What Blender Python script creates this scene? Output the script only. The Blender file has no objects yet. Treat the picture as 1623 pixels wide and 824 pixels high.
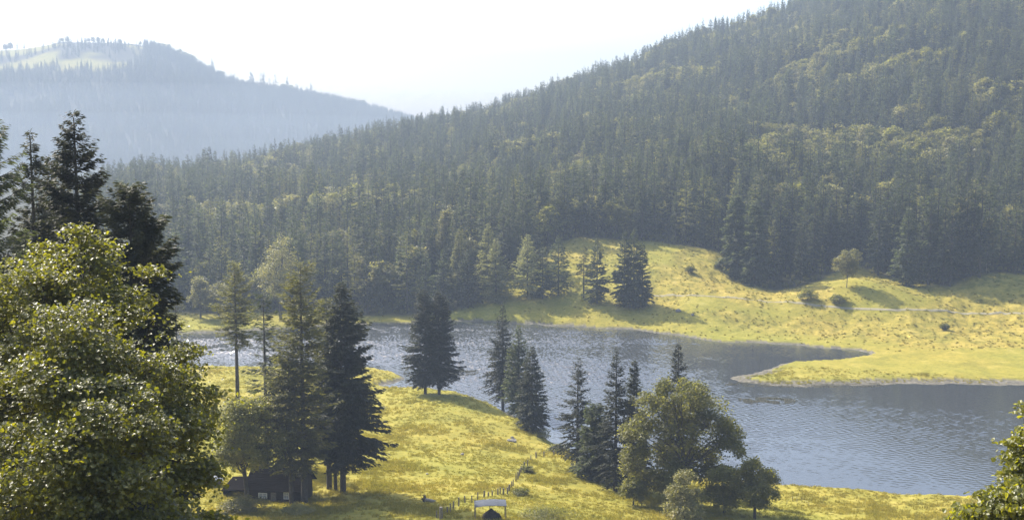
import bpy, math
import numpy as np
from mathutils import Vector

R = math.radians
S = bpy.context.scene
COL = S.collection

# ------------------------------------------------------------------ camera, sky, sun, exposure
F_PX, CX, CY = 1800.0, 811.5, 412.0          # focal length of the photograph in its own pixels, picture centre
EYE = np.array([0.0, 0.0, 63.0])             # 63 m above the lake
PITCH = math.atan(192.0 / 1800.0)
cam_d = bpy.data.cameras.new('camera')
cam_d.sensor_width = 36.0
cam_d.lens = 36.0 * F_PX / 1623.0
cam_d.clip_start, cam_d.clip_end = 0.5, 20000.0
cam = bpy.data.objects.new('camera', cam_d)
cam.location = EYE
cam.rotation_euler = (math.pi / 2 - PITCH, 0, 0)
COL.objects.link(cam)
S.camera = cam

SUN_AZ, SUN_EL = R(-44.0), R(43.0)           # azimuth from the view direction (+y) towards +x
sun_dir = Vector((math.sin(SUN_AZ) * math.cos(SUN_EL), math.cos(SUN_AZ) * math.cos(SUN_EL), math.sin(SUN_EL)))
W = bpy.data.worlds.new('World')
S.world = W
W.use_nodes = True
nt = W.node_tree
sky = nt.nodes.new('ShaderNodeTexSky')
sky.sky_type = 'NISHITA'
sky.sun_disc = False
sky.sun_elevation = SUN_EL
sky.sun_rotation = SUN_AZ
sky.altitude = 1100.0
sky.air_density = 1.0
sky.dust_density = 7.0
sky.ozone_density = 1.0
bg = nt.nodes['Background']
bg.inputs['Strength'].default_value = 0.15
nt.links.new(sky.outputs['Color'], bg.inputs['Color'])
sun_l = bpy.data.lights.new('sun', 'SUN')
sun_l.energy = 4.5
sun_l.angle = R(0.53)
sun_l.color = (1.0, 0.93, 0.80)
sun = bpy.data.objects.new('sun', sun_l)
sun.rotation_euler = (-sun_dir).to_track_quat('-Z', 'Y').to_euler()
sun.location = (0, 0, 400)
COL.objects.link(sun)
S.view_settings.view_transform = 'Standard'
S.view_settings.look = 'None'
S.view_settings.exposure = 1.5
S.view_settings.gamma = 1.0
S.view_settings.use_curve_mapping = False
S.render.engine = 'CYCLES'
S.cycles.use_denoising = True
S.cycles.max_bounces = 6
S.cycles.diffuse_bounces = 3
S.cycles.glossy_bounces = 2
S.cycles.transmission_bounces = 4
S.cycles.transparent_max_bounces = 8
S.cycles.volume_bounces = 0
S.cycles.sample_clamp_indirect = 6.0

HAZE_DENSITY = 0.00040
HAZE_ANISO = 0.15
MIST_DENSITY = 0.00026

# ------------------------------------------------------------------ helpers
def ray(px, py):
    a, b = (px - CX) / F_PX, (CY - py) / F_PX
    c, s = math.cos(PITCH), math.sin(PITCH)
    d = np.array([a, c + b * s, b * c - s])
    return d / d[1]

def on_level(px, py, z=0.0):
    d = ray(px, py)
    return EYE + d * ((z - EYE[2]) / d[2])

def at_depth(px, py, y):
    return EYE + ray(px, py) * y

def sstep(a, b, x):
    t = np.clip((x - a) / (b - a), 0, 1)
    return t * t * (3 - 2 * t)

def perlin(x, y, seed=0):
    rng = np.random.RandomState(seed)
    P = rng.permutation(256)
    P = np.concatenate([P, P])
    ang = rng.rand(256) * 2 * np.pi
    gx, gy = np.cos(ang), np.sin(ang)
    xi, yi = np.floor(x).astype(np.int64), np.floor(y).astype(np.int64)
    xf, yf = x - xi, y - yi
    u, v = xf * xf * xf * (xf * (xf * 6 - 15) + 10), yf * yf * yf * (yf * (yf * 6 - 15) + 10)
    def g(i, j):
        k = P[P[(xi + i) & 255] + ((yi + j) & 255)]
        return gx[k] * (xf - i) + gy[k] * (yf - j)
    a = g(0, 0) * (1 - u) + g(1, 0) * u
    b = g(0, 1) * (1 - u) + g(1, 1) * u
    return (a * (1 - v) + b * v) * 1.5

def fbm(x, y, seed, n=3):
    return sum(perlin(x * 2 ** i, y * 2 ** i, seed + i) * 0.5 ** i for i in range(n))

def mesh_from(name, V, faces, mats=(), midx=None, smooth=False):
    """faces: list of integer arrays (n,3) or (n,4)"""
    me = bpy.data.meshes.new(name)
    V = np.asarray(V, dtype=np.float32)
    faces = [np.asarray(f, dtype=np.int32) for f in faces if len(f)]
    tot = np.concatenate([np.full(len(f), f.shape[1], np.int32) for f in faces])
    loops = np.concatenate([f.ravel() for f in faces])
    me.vertices.add(len(V))
    me.vertices.foreach_set('co', V.ravel())
    me.loops.add(len(loops))
    me.loops.foreach_set('vertex_index', loops)
    me.polygons.add(len(tot))
    st = np.zeros(len(tot), np.int32)
    st[1:] = np.cumsum(tot)[:-1]
    me.polygons.foreach_set('loop_start', st)
    me.polygons.foreach_set('loop_total', tot)
    for m in mats:
        me.materials.append(m)
    if midx is not None:
        me.polygons.foreach_set('material_index', np.asarray(midx, np.int32))
    me.polygons.foreach_set('use_smooth', np.full(len(tot), bool(smooth)))
    me.update(calc_edges=True)
    me.validate()
    return me

def link(name, data, parent=None, loc=None, rz=0.0, kind=None, label=None, cat=None, group=None, scale=None):
    o = bpy.data.objects.new(name, data)
    COL.objects.link(o)
    if parent is not None:
        o.parent = parent
    if loc is not None:
        o.location = loc
    o.rotation_euler = (0, 0, rz)
    if scale is not None:
        o.scale = (scale, scale, scale) if np.isscalar(scale) else scale
    if kind: o['kind'] = kind
    if label: o['label'] = label
    if cat: o['category'] = cat
    if group: o['group'] = group
    return o

class MB:
    """collects simple shapes into one mesh"""
    def __init__(self):
        self.V, self.F, self.n = [], [], 0
    def add(self, V, F):
        V = np.asarray(V, float)
        self.V.append(V)
        self.F += [tuple(int(i) + self.n for i in f) for f in F]
        self.n += len(V)
    def box(self, c, size, rz=0.0, tilt=0.0):
        x, y, z = [s / 2 for s in size]
        V = np.array([[-x, -y, -z], [x, -y, -z], [x, y, -z], [-x, y, -z], [-x, -y, z], [x, -y, z], [x, y, z], [-x, y, z]])
        ca, sa = math.cos(tilt), math.sin(tilt)
        V = V @ np.array([[ca, 0, sa], [0, 1, 0], [-sa, 0, ca]]).T
        ca, sa = math.cos(rz), math.sin(rz)
        V = V @ np.array([[ca, -sa, 0], [sa, ca, 0], [0, 0, 1]]).T
        self.add(V + np.asarray(c), [(3, 2, 1, 0), (4, 5, 6, 7), (0, 1, 5, 4), (1, 2, 6, 5), (2, 3, 7, 6), (3, 0, 4, 7)])
    def tube(self, pts, rad, n=6):
        V, Fq = tube(np.asarray(pts, float), np.asarray(rad, float) * np.ones(len(pts)), n)
        k = len(pts) * n
        self.add(V, [tuple(f) for f in Fq] + [tuple(range(n))[::-1], tuple(range(k - n, k))])
    def build(self, name, mat, parent=None, smooth=False, **kw):
        me = bpy.data.meshes.new(name)
        me.from_pydata(np.concatenate(self.V).tolist(), [], self.F)
        me.materials.append(mat)
        if smooth:
            me.polygons.foreach_set('use_smooth', [True] * len(me.polygons))
        me.update()
        return link(name, me, parent, **kw)

def tube(P, r, n=6):
    k = len(P)
    T = np.gradient(P, axis=0)
    T /= np.linalg.norm(T, axis=1)[:, None] + 1e-9
    ref = np.where(np.abs(T[:, 2:3]) > 0.9, np.array([[1.0, 0, 0]]), np.array([[0, 0, 1.0]]))
    A = np.cross(T, ref)
    A /= np.linalg.norm(A, axis=1)[:, None] + 1e-9
    B = np.cross(A, T)
    a = np.arange(n) * 2 * np.pi / n
    V = P[:, None, :] + r[:, None, None] * (np.cos(a)[None, :, None] * A[:, None, :] + np.sin(a)[None, :, None] * B[:, None, :])
    i = np.arange(k - 1)[:, None] * n
    j = np.arange(n)[None, :]
    Fq = np.stack([i + j, i + (j + 1) % n, i + n + (j + 1) % n, i + n + j], -1).reshape(-1, 4)
    return V.reshape(-1, 3), Fq

# ------------------------------------------------------------------ materials
def new_mat(name):
    m = bpy.data.materials.new(name)
    m.use_nodes = True
    n = m.node_tree.nodes
    return m, m.node_tree, n['Principled BSDF'], n['Material Output']

def noise(t, scale, detail=3.0, rough=0.55, vec=None, dist=0.0):
    n = t.nodes.new('ShaderNodeTexNoise')
    n.inputs['Scale'].default_value = scale
    n.inputs['Detail'].default_value = detail
    n.inputs['Roughness'].default_value = rough
    n.inputs['Distortion'].default_value = dist
    if vec is not None:
        t.links.new(vec, n.inputs['Vector'])
    return n.outputs['Fac']

def ramp(t, fac, stops):
    r = t.nodes.new('ShaderNodeValToRGB')
    e = r.color_ramp.elements
    while len(e) < len(stops):
        e.new(0.5)
    for i, (p, c) in enumerate(stops):
        e[i].position = p
        e[i].color = (*c, 1) if len(c) == 3 else c
    t.links.new(fac, r.inputs['Fac'])
    return r.outputs['Color']

def mixc(t, fac, a, b, mode='MIX'):
    m = t.nodes.new('ShaderNodeMix')
    m.data_type = 'RGBA'
    m.blend_type = mode
    for s, v in ((m.inputs['Factor'], fac), (m.inputs['A'], a), (m.inputs['B'], b)):
        if isinstance(v, (int, float)):
            s.default_value = v
        elif isinstance(v, tuple):
            s.default_value = (*v, 1)
        else:
            t.links.new(v, s)
    return m.outputs['Result']

def geo_pos(t):
    return t.nodes.new('ShaderNodeNewGeometry').outputs['Position']

def leaf_mat(name, ca, cb, cc, transl, rough=0.5, spec=0.35, tmix=0.4, nscale=0.5, hue=0.0):
    """foliage: base colour wanders between three tones from tree to tree and clump to clump, leaves let light through"""
    m, t, p, out = new_mat(name)
    oi = t.nodes.new('ShaderNodeObjectInfo')
    tc = t.nodes.new('ShaderNodeTexCoord')
    f = noise(t, nscale, 4.0, 0.65, tc.outputs['Object'])
    c = ramp(t, f, [(0.3, ca), (0.5, cb), (0.72, cc)])
    hs = t.nodes.new('ShaderNodeHueSaturation')
    mr = t.nodes.new('ShaderNodeMapRange')
    mr.inputs['To Min'].default_value = 0.7
    mr.inputs['To Max'].default_value = 1.35
    t.links.new(oi.outputs['Random'], mr.inputs['Value'])
    t.links.new(mr.outputs['Result'], hs.inputs['Value'])
    t.links.new(c, hs.inputs['Color'])
    t.links.new(hs.outputs['Color'], p.inputs['Base Color'])
    p.inputs['Roughness'].default_value = rough
    p.inputs['Specular IOR Level'].default_value = spec
    tr = t.nodes.new('ShaderNodeBsdfTranslucent')
    tcol = mixc(t, 1.0, hs.outputs['Color'], transl, 'MULTIPLY')
    t.links.new(tcol, tr.inputs['Color'])
    mx = t.nodes.new('ShaderNodeMixShader')
    mx.inputs[0].default_value = tmix
    t.links.new(p.outputs[0], mx.inputs[1])
    t.links.new(tr.outputs[0], mx.inputs[2])
    t.links.new(mx.outputs[0], out.inputs['Surface'])
    return m

def plain_mat(name, ca, cb, scale=3.0, rough=0.8, spec=0.3, metal=0.0, bump=0.0):
    m, t, p, out = new_mat(name)
    tc = t.nodes.new('ShaderNodeTexCoord')
    f = noise(t, scale, 5.0, 0.65, tc.outputs['Object'])
    t.links.new(ramp(t, f, [(0.3, ca), (0.7, cb)]), p.inputs['Base Color'])
    p.inputs['Roughness'].default_value = rough
    p.inputs['Specular IOR Level'].default_value = spec
    p.inputs['Metallic'].default_value = metal
    if bump:
        b = t.nodes.new('ShaderNodeBump')
        b.inputs['Strength'].default_value = bump
        b.inputs['Distance'].default_value = 0.05
        t.links.new(f, b.inputs['Height'])
        t.links.new(b.outputs[0], p.inputs['Normal'])
    return m

def grass_colour(t, pos):
    """meadow colour, shared by the ground and the tufts that grow on it"""
    big = noise(t, 0.022, 3.0, 0.6, pos)
    mid = noise(t, 0.16, 4.0, 0.65, pos, 0.6)
    fine = noise(t, 0.9, 4.0, 0.7, pos)
    a = ramp(t, mid, [(0.28, (0.172, 0.160, 0.030)), (0.43, (0.205, 0.182, 0.032)), (0.58, (0.250, 0.215, 0.040)), (0.75, (0.310, 0.262, 0.078))])
    b = ramp(t, big, [(0.35, (0.90, 0.97, 0.80)), (0.65, (1.09, 1.04, 0.94))])
    c = mixc(t, 1.0, a, b, 'MULTIPLY')
    d = ramp(t, fine, [(0.3, (0.66, 0.69, 0.60)), (0.5, (1, 1, 1)), (0.75, (1.18, 1.15, 1.2))])
    return mixc(t, 1.0, c, d, 'MULTIPLY')

M = {}
M['spruce'] = leaf_mat('spruce_needles', (0.026, 0.031, 0.018), (0.044, 0.050, 0.027), (0.088, 0.090, 0.044), (2.0, 2.2, 1.2), 0.6, 0.2, 0.45)
M['spruce_dark'] = leaf_mat('dark_spruce_needles', (0.016, 0.020, 0.013), (0.028, 0.032, 0.019), (0.048, 0.050, 0.028), (2.0, 1.9, 1.0), 0.6, 0.22, 0.36)
M['larch'] = leaf_mat('larch_needles', (0.062, 0.065, 0.027), (0.096, 0.097, 0.038), (0.140, 0.136, 0.053), (2.0, 1.95, 0.9), 0.6, 0.25, 0.5)
M['sunlit_larch'] = leaf_mat('sunlit_larch_needles', (0.11, 0.115, 0.055), (0.16, 0.16, 0.078), (0.22, 0.21, 0.11), (1.8, 1.8, 1.0), 0.6, 0.2, 0.5)  # larch needles lightened: the sunlight on them is put into the colour
M['leaf'] = leaf_mat('broad_leaves', (0.070, 0.075, 0.022), (0.118, 0.120, 0.034), (0.180, 0.170, 0.056), (2.3, 2.2, 0.8), 0.5, 0.25, 0.48)
M['leaf_pale'] = leaf_mat('pale_leaves', (0.095, 0.100, 0.042), (0.145, 0.142, 0.062), (0.21, 0.19, 0.095), (2.0, 1.9, 0.9), 0.5, 0.25, 0.46)
M['leaf_near'] = leaf_mat('glossy_leaves', (0.060, 0.068, 0.015), (0.108, 0.116, 0.023), (0.180, 0.175, 0.036), (3.0, 2.8, 0.5), 0.46, 0.6, 0.46, 2.2)
M['bark'] = plain_mat('bark', (0.030, 0.026, 0.022), (0.085, 0.074, 0.062), 2.5, 0.9, 0.2)
M['bark_pale'] = plain_mat('pale_bark', (0.16, 0.145, 0.12), (0.32, 0.29, 0.25), 2.5, 0.85, 0.2)
M['rock'] = plain_mat('grey_rock', (0.09, 0.085, 0.08), (0.26, 0.245, 0.23), 1.2, 0.9, 0.3, 0, 0.5)
M['wood_grey'] = plain_mat('weathered_wood', (0.10, 0.085, 0.068), (0.24, 0.21, 0.17), 4.0, 0.85, 0.2)
M['wood_dark'] = plain_mat('dark_wood', (0.018, 0.014, 0.012), (0.045, 0.036, 0.030), 3.0, 0.85, 0.2)
M['roof'] = plain_mat('shingle_roof', (0.005, 0.0045, 0.0045), (0.014, 0.012, 0.012), 2.0, 0.95, 0.0)
M['metal'] = plain_mat('grey_sheet_metal', (0.060, 0.068, 0.082), (0.10, 0.11, 0.13), 1.5, 0.9, 0.1, 0.0)
M['tarp'] = plain_mat('silver_sheet', (0.28, 0.30, 0.33), (0.40, 0.42, 0.45), 1.0, 0.4, 0.5)
M['white'] = plain_mat('white_paint', (0.55, 0.55, 0.53), (0.72, 0.72, 0.70), 2.0, 0.6, 0.3)
M['heap'] = plain_mat('old_heap', (0.014, 0.012, 0.011), (0.050, 0.042, 0.034), 3.0, 0.95, 0.1, 0, 0.6)
M['wire'] = plain_mat('wire', (0.12, 0.12, 0.12), (0.2, 0.2, 0.2), 2.0, 0.5, 0.4, 0.6)

def glass_mat():
    m, t, p, out = new_mat('window_glass')
    p.inputs['Base Color'].default_value = (0.25, 0.28, 0.32, 1)
    p.inputs['Roughness'].default_value = 0.08
    p.inputs['Specular IOR Level'].default_value = 0.8
    return m
M['glass'] = glass_mat()

def ground_mat():
    m, t, p, out = new_mat('meadow_ground')
    pos = geo_pos(t)
    g = grass_colour(t, pos)
    # forest floor and mud, by attributes of the place: under the wood, along the water line
    at = t.nodes.new('ShaderNodeAttribute'); at.attribute_name = 'woodland'
    fl = ramp(t, noise(t, 0.35, 4.0, 0.6, pos), [(0.3, (0.020, 0.020, 0.012)), (0.7, (0.055, 0.052, 0.024))])
    c = mixc(t, at.outputs['Fac'], g, fl)
    ab = t.nodes.new('ShaderNodeAttribute'); ab.attribute_name = 'beach'
    mud = ramp(t, noise(t, 0.8, 5.0, 0.7, pos), [(0.3, (0.055, 0.048, 0.036)), (0.52, (0.12, 0.11, 0.085)), (0.75, (0.24, 0.22, 0.18))])
    c = mixc(t, ab.outputs['Fac'], c, mud)
    ar = t.nodes.new('ShaderNodeAttribute'); ar.attribute_name = 'rough'
    rg = ramp(t, noise(t, 0.30, 5.0, 0.7, pos, 0.4), [(0.36, (0.68, 0.70, 0.68)), (0.5, (1.12, 1.04, 1.2)), (0.7, (1.40, 1.28, 1.6))])
    rgm = mixc(t, ar.outputs['Fac'], (1.0, 1.0, 1.0), rg)
    c = mixc(t, 1.0, c, rgm, 'MULTIPLY')
    t.links.new(c, p.inputs['Base Color'])
    p.inputs['Roughness'].default_value = 0.9
    p.inputs['Specular IOR Level'].default_value = 0.1
    b = t.nodes.new('ShaderNodeBump')
    b.inputs['Strength'].default_value = 0.8
    b.inputs['Distance'].default_value = 0.25
    t.links.new(noise(t, 1.3, 5.0, 0.7, pos), b.inputs['Height'])
    t.links.new(b.outputs[0], p.inputs['Normal'])
    return m
M['ground'] = ground_mat()

def tuft_mat(name, mul):
    m, t, p, out = new_mat(name)
    c = mixc(t, 1.0, grass_colour(t, geo_pos(t)), mul, 'MULTIPLY')
    t.links.new(c, p.inputs['Base Color'])
    p.inputs['Roughness'].default_value = 0.6
    p.inputs['Specular IOR Level'].default_value = 0.25
    tr = t.nodes.new('ShaderNodeBsdfTranslucent')
    t.links.new(mixc(t, 1.0, c, (1.2, 1.2, 0.8), 'MULTIPLY'), tr.inputs['Color'])
    mx = t.nodes.new('ShaderNodeMixShader')
    mx.inputs[0].default_value = 0.45
    t.links.new(p.outputs[0], mx.inputs[1])
    t.links.new(tr.outputs[0], mx.inputs[2])
    t.links.new(mx.outputs[0], out.inputs['Surface'])
    return m
M['tuft'] = tuft_mat('grass_blades', (1.15, 1.12, 1.0))
M['tussock'] = tuft_mat('tussock_blades', (1.15, 1.12, 1.25))
M['reed'] = plain_mat('reeds', (0.14, 0.13, 0.085), (0.30, 0.28, 0.20), 0.6, 0.8, 0.2)
M['path'] = plain_mat('gravel_path', (0.20, 0.18, 0.115), (0.29, 0.26, 0.175), 0.8, 0.95, 0.1)

def water_mat():
    m, t, p, out = new_mat('lake_water')
    pos = geo_pos(t)
    p.inputs['Base Color'].default_value = (0.044, 0.048, 0.051, 1)
    p.inputs['Roughness'].default_value = 0.06
    p.inputs['IOR'].default_value = 1.6
    return m
M['water'] = water_mat()

# ------------------------------------------------------------------ the lie of the land
lake_px = [(-200, 560), (60, 540), (200, 530), (280, 527), (330, 526), (400, 524), (480, 518), (575, 513), (650, 512), (750, 508), (800, 513), (850, 514), (920, 518),
           (1000, 522), (1080, 532), (1130, 541), (1200, 544), (1270, 547), (1325, 552), (1365, 556), (1384, 561), (1362, 566), (1320, 570), (1270, 573), (1238, 577),
           (1225, 584), (1185, 593), (1150, 601), (1185, 609), (1250, 612), (1340, 610), (1450, 608), (1623, 611), (1850, 615), (2300, 640), (2500, 740),
           (2000, 800), (1700, 795), (1500, 786), (1420, 784), (1350, 774), (1240, 769), (1150, 766), (1050, 757), (950, 738), (890, 714), (862, 693), (835, 668),
           (795, 650), (745, 634), (700, 625), (650, 621), (622, 619), (606, 614), (622, 609), (640, 602), (640, 595), (622, 588), (590, 584), (500, 583), (400, 582), (310, 581), (200, 584), (0, 600), (-200, 640)]
LAKE = np.array([on_level(a, b)[:2] for a, b in lake_px])
# smooth the outline a little, then roughen it
def chaikin(P, n=2):
    for _ in range(n):
        Q = np.roll(P, -1, axis=0)
        P = np.stack([0.75 * P + 0.25 * Q, 0.25 * P + 0.75 * Q], 1).reshape(-1, 2)
    return P
LAKE = chaikin(LAKE, 2)

def lake_sd(x, y):
    """signed distance to the lake outline: positive on land"""
    shp = np.shape(x)
    x, y = np.ravel(x), np.ravel(y)
    x = x + 1.6 * perlin(x * 0.11, y * 0.11, 71) + 0.7 * perlin(x * 0.37, y * 0.37, 72)
    y = y + 1.6 * perlin(x * 0.11, y * 0.11, 73) + 0.7 * perlin(x * 0.37, y * 0.37, 74)
    out = np.full(len(x), 1e3)
    k = np.where((y > 120) & (y < 520) & (np.abs(x) < 500))[0]
    if len(k):
        X, Y = x[k], y[k]
        d2 = np.full(len(k), 1e9)
        ins = np.zeros(len(k), bool)
        A, B = LAKE, np.roll(LAKE, -1, axis=0)
        for (ax, ay), (bx, by) in zip(A, B):
            ex, ey = bx - ax, by - ay
            t = np.clip(((X - ax) * ex + (Y - ay) * ey) / (ex * ex + ey * ey + 1e-9), 0, 1)
            d2 = np.minimum(d2, (X - ax - t * ex) ** 2 + (Y - ay - t * ey) ** 2)
            if ay != by:
                ins ^= ((ay > Y) != (by > Y)) & (X < ex * (Y - ay) / (by - ay) + ax)
        out[k] = np.where(ins, -1, 1) * np.sqrt(d2)
    return out.reshape(shp)

ctrl = []
for px, py, z in [(685, 627, 4.0), (640, 626, 3.3), (600, 628, 3.0), (735, 642, 3.6), (330, 600, 1.3), (400, 600, 1.2), (560, 600, 1.0), (500, 640, 3.0), (350, 640, 3.2), (640, 700, 6.2),
                  (750, 700, 5.6), (820, 690, 3.6), (560, 670, 5.0), (545, 780, 9.6), (480, 785, 10.2), (430, 787, 10.6), (350, 770, 10.8), (620, 760, 8.8),
                  (700, 800, 11.4), (780, 815, 12.0), (640, 822, 12.4), (540, 824, 12.4), (420, 815, 12.4), (872, 714, 2.8), (820, 762, 7.6), (862, 758, 6.0), (800, 785, 9.4),
                  (915, 740, 4.0), (980, 780, 4.9), (1000, 822, 8.2), (900, 822, 9.6), (1100, 800, 4.5), (1100, 822, 6.3), (1200, 785, 2.4), (1250, 785, 2.0), (1250, 822, 5.2), (1400, 822, 4.6),
                  (1600, 822, 4.6), (1500, 803, 1.8), (1800, 822, 4.6)]:
    p = on_level(px, py, z)
    ctrl.append((p[0], p[1], z))
for x in (-140, -70, -25, 0, 25, 70, 140):     # the slope the camera stands on
    for y, z in ((110, 21.5), (85, 30.0), (60, 39.5), (36, 49.0), (18, 56.0), (0, 61.3), (-40, 66), (-150, 80)):
        ctrl.append((x, y, z))
for px, py, z in [(1010, 487, 4.6), (940, 482, 6.0), (1150, 522, 1.6), (1100, 478, 7.6), (1060, 440, 12.6), (1130, 440, 11.5), (1280, 484, 7.2), (1200, 474, 7.6), (1430, 494, 6.4), (1623, 496, 6.4), (1400, 530, 1.5), (1550, 530, 1.5),
                  (1623, 560, 1.0), (1500, 585, 0.9), (1350, 590, 0.8), (1250, 510, 2.8), (1350, 510, 3.0), (1500, 510, 3.4), (1600, 510, 3.4), (1850, 500, 6.4), (1850, 560, 1.0), (380, 512, 1.2), (320, 512, 1.2), (800, 496, 2.6), (850, 485, 4.6), (880, 500, 1.6),
                  (1000, 508, 1.4), (1350, 441, 14.0), (1390, 448, 13.2), (1310, 452, 11.6), (1440, 470, 9.8), (1540, 475, 8.8)]:
    p = on_level(px, py, z)
    ctrl.append((p[0], p[1], z))
hb = np.array([(-600, 430, 2), (-200, 420, 2), (150, 402, 2), (300, 392, 2), (450, 396, 2), (580, 392, 1.2), (700, 395, 1.6), (770, 406, 5), (830, 425, 13), (910, 460, 23.2), (1050, 458, 21.0), (1140, 440, 18.5),
               (1165, 425, 11.5), (1230, 405, 8.2), (1300, 414, 10.5), (1350, 428, 14.5), (1430, 414, 11.5), (1500, 396, 10.0), (1571, 399, 15.7), (1623, 400, 15), (2000, 400, 15), (2600, 400, 16)], float)
rd = np.array([(-600, 620, 420), (-200, 660, 350), (0, 720, 322), (165, 790, 297), (260, 860, 277), (370, 930, 259), (480, 1000, 236), (560, 1050, 213), (640, 1090, 191), (740, 1140, 181), (870, 1180, 142), (960, 1190, 108),
               (1080, 1190, 72), (1160, 1180, 42), (1230, 1165, 12), (1320, 1140, -22), (1450, 1100, -72), (1623, 1040, -120), (2000, 950, -240), (2600, 880, -330)], float)
def px_of(x, y):
    return CX + F_PX * 0.994 * x / np.maximum(y, 1.0)
def base_y(px):
    return np.interp(px, hb[:, 0], hb[:, 1])
def ridge_y(px):
    return np.interp(px, rd[:, 0], rd[:, 1])
for px in (-600, -200, 0, 150, 300, 450, 580, 700, 770, 830, 910, 1050, 1140, 1165, 1230, 1300, 1350, 1430, 1500, 1571, 1623, 2000, 2600):
    yb, zb = np.interp(px, hb[:, 0], hb[:, 1]), np.interp(px, hb[:, 0], hb[:, 2])
    yr, row = np.interp(px, rd[:, 0], rd[:, 1]), np.interp(px, rd[:, 0], rd[:, 2])
    top = at_depth(px, row, yr)
    zr = max(top[2] - 14.0, 1.0)
    x_u = top[0] / yr
    for t, w in ((0, 0), (0.3, 0.25), (0.6, 0.57), (0.85, 0.86), (1.0, 1.0), (1.15, 1.02), (1.4, 0.8)):
        y = yb + (yr - yb) * t
        ctrl.append((x_u * y, y, zb + (zr - zb) * w))
ctrl = np.array(ctrl, float)
RC = 12.0
def _phi(dx, dy):
    return np.sqrt(dx * dx + dy * dy + RC * RC)
_A = _phi(ctrl[:, None, 0] - ctrl[None, :, 0], ctrl[:, None, 1] - ctrl[None, :, 1])
_n = len(ctrl)
_S = np.zeros((_n + 1, _n + 1))
_S[:_n, :_n] = _A + np.eye(_n) * -1.5       # a little slack, so that close points do not fight
_S[:_n, _n] = 1
_S[_n, :_n] = 1
_w = np.linalg.solve(_S, np.concatenate([ctrl[:, 2], [0]]))

sky_px = np.array([(-500, 60), (0, 84), (60, 80), (110, 70), (150, 70), (220, 72), (260, 80), (290, 93), (330, 112), (365, 130), (400, 141), (480, 152), (560, 168), (650, 193), (760, 225), (900, 262), (1200, 300), (3000, 320)], float)
FAR = 2500.0
def far_hill(x, y):
    px = px_of(x, y)
    row = np.interp(px, sky_px[:, 0], sky_px[:, 1])
    zr = 63.0 + FAR * (220.0 - row) / F_PX
    t = (y - 1500.0) / (FAR - 1500.0)
    w = sstep(0.0, 1.0, np.clip(t, 0, 1) * 0.86 + 0.02) / sstep(0, 1, 0.88)
    w = np.where(t > 1, 1 - 0.3 * (t - 1), w)
    return 2.0 + (zr - 2.0) * np.clip(w, 0, 1)

def wooded(x, y):
    px = px_of(x, y)
    k = perlin(x * 0.06, y * 0.06, 5) * 4.0
    return sstep(-3.0, 5.0, y + k - base_y(px)) * (y > 300)

def rough_ground(x, y):
    return sstep(-3, 6, lake_sd(x, y) - 14) * (y > 335) * (1 - wooded(x, y)) * (x > -40) * sstep(0.35, 0.55, 0.5 + 0.7 * fbm(x * 0.03, y * 0.03, 31, 2) + 0.18)

def height(x, y, parts=False):
    x, y = np.asarray(x, float), np.asarray(y, float)
    shp = x.shape
    xf, yf = x.ravel(), y.ravel()
    z = np.empty(len(xf))
    for i in range(0, len(xf), 40000):
        s = slice(i, i + 40000)
        z[s] = _phi(xf[s, None] - ctrl[None, :, 0], yf[s, None] - ctrl[None, :, 1]) @ _w[:_n] + _w[_n]
    d = np.hypot(xf, yf)
    z = np.where(d > 1300, z * (1 - sstep(1300, 1600, d)) + 4.0 * sstep(1300, 1600, d), z)
    z = np.clip(z, -20, 335)
    wd = wooded(xf, yf)
    hill = wd * sstep(0, 90, yf - base_y(px_of(xf, yf))) * (1 - sstep(1250, 1500, d))
    z = z + hill * (9.0 * fbm((xf + 0.55 * yf) * 0.0085, (yf - 0.55 * xf) * 0.004, 11, 3) + 2.5 * fbm(xf * 0.03, yf * 0.03, 12, 2))
    back = sstep(0.0, 200.0, -yf) + sstep(250, 420, np.abs(xf)) * (yf < 300)
    z = z + np.clip(back, 0, 1) * 6 * fbm(xf * 0.01, yf * 0.01, 13, 2)
    fm = (yf > 1450)
    if fm.any():
        z[fm] = np.maximum(z[fm], far_hill(xf[fm], yf[fm]) + 10 * fbm(xf[fm] * 0.004, yf[fm] * 0.004, 14, 3) * sstep(1500, 1750, yf[fm]) * (1 - sstep(2250, 2500, yf[fm])))
    # lumps
    rg = rough_ground(xf, yf)
    near = (yf > 100) & (yf < 330)
    z = z + 0.30 * fbm(xf * 0.05, yf * 0.05, 21, 3) * near * sstep(110, 150, yf)
    z = z + rg * (0.55 * np.maximum(fbm(xf * 0.22, yf * 0.22, 22, 3), -0.3) + 0.5 * fbm(xf * 0.07, yf * 0.07, 25, 2))
    # shore: a beach that slopes out of the water, a low turf bank above it
    sd = lake_sd(xf, yf)
    bw = 0.25 + 1.1 * sstep(-0.1, 0.6, perlin(xf * 0.05, yf * 0.05, 41)) + 3.6 * sstep(20, 60, xf) * (yf > 250) * (yf < 304)
    land = np.maximum(z, 0.62)
    rise = 0.02 + 0.20 * np.clip(sd / bw, 0, 1) + 0.42 * sstep(0, 0.9, sd - bw) + np.maximum(sd - bw - 0.9, 0) * 0.55
    z = np.where(sd > 0, np.minimum(land, rise), np.maximum(sd * 0.14, -3.0))
    if parts:
        beach = (sd < bw + 0.4) & (sd > -30)
        return z.reshape(shp), wd.reshape(shp), beach.astype(float).reshape(shp), rg.reshape(shp), sd.reshape(shp)
    return z.reshape(shp)

def hit(px, py, y0=20.0, y1=1000.0):
    """the point of the ground that this pixel of the photograph shows"""
    d = ray(px, py)
    t = np.arange(y0, y1, 0.4)
    P = EYE[None] + d[None] * t[:, None]
    under = P[:, 2] < height(P[:, 0], P[:, 1])
    k = int(np.argmax(under)) if under.any() else len(t) - 1
    return P[k]

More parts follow.
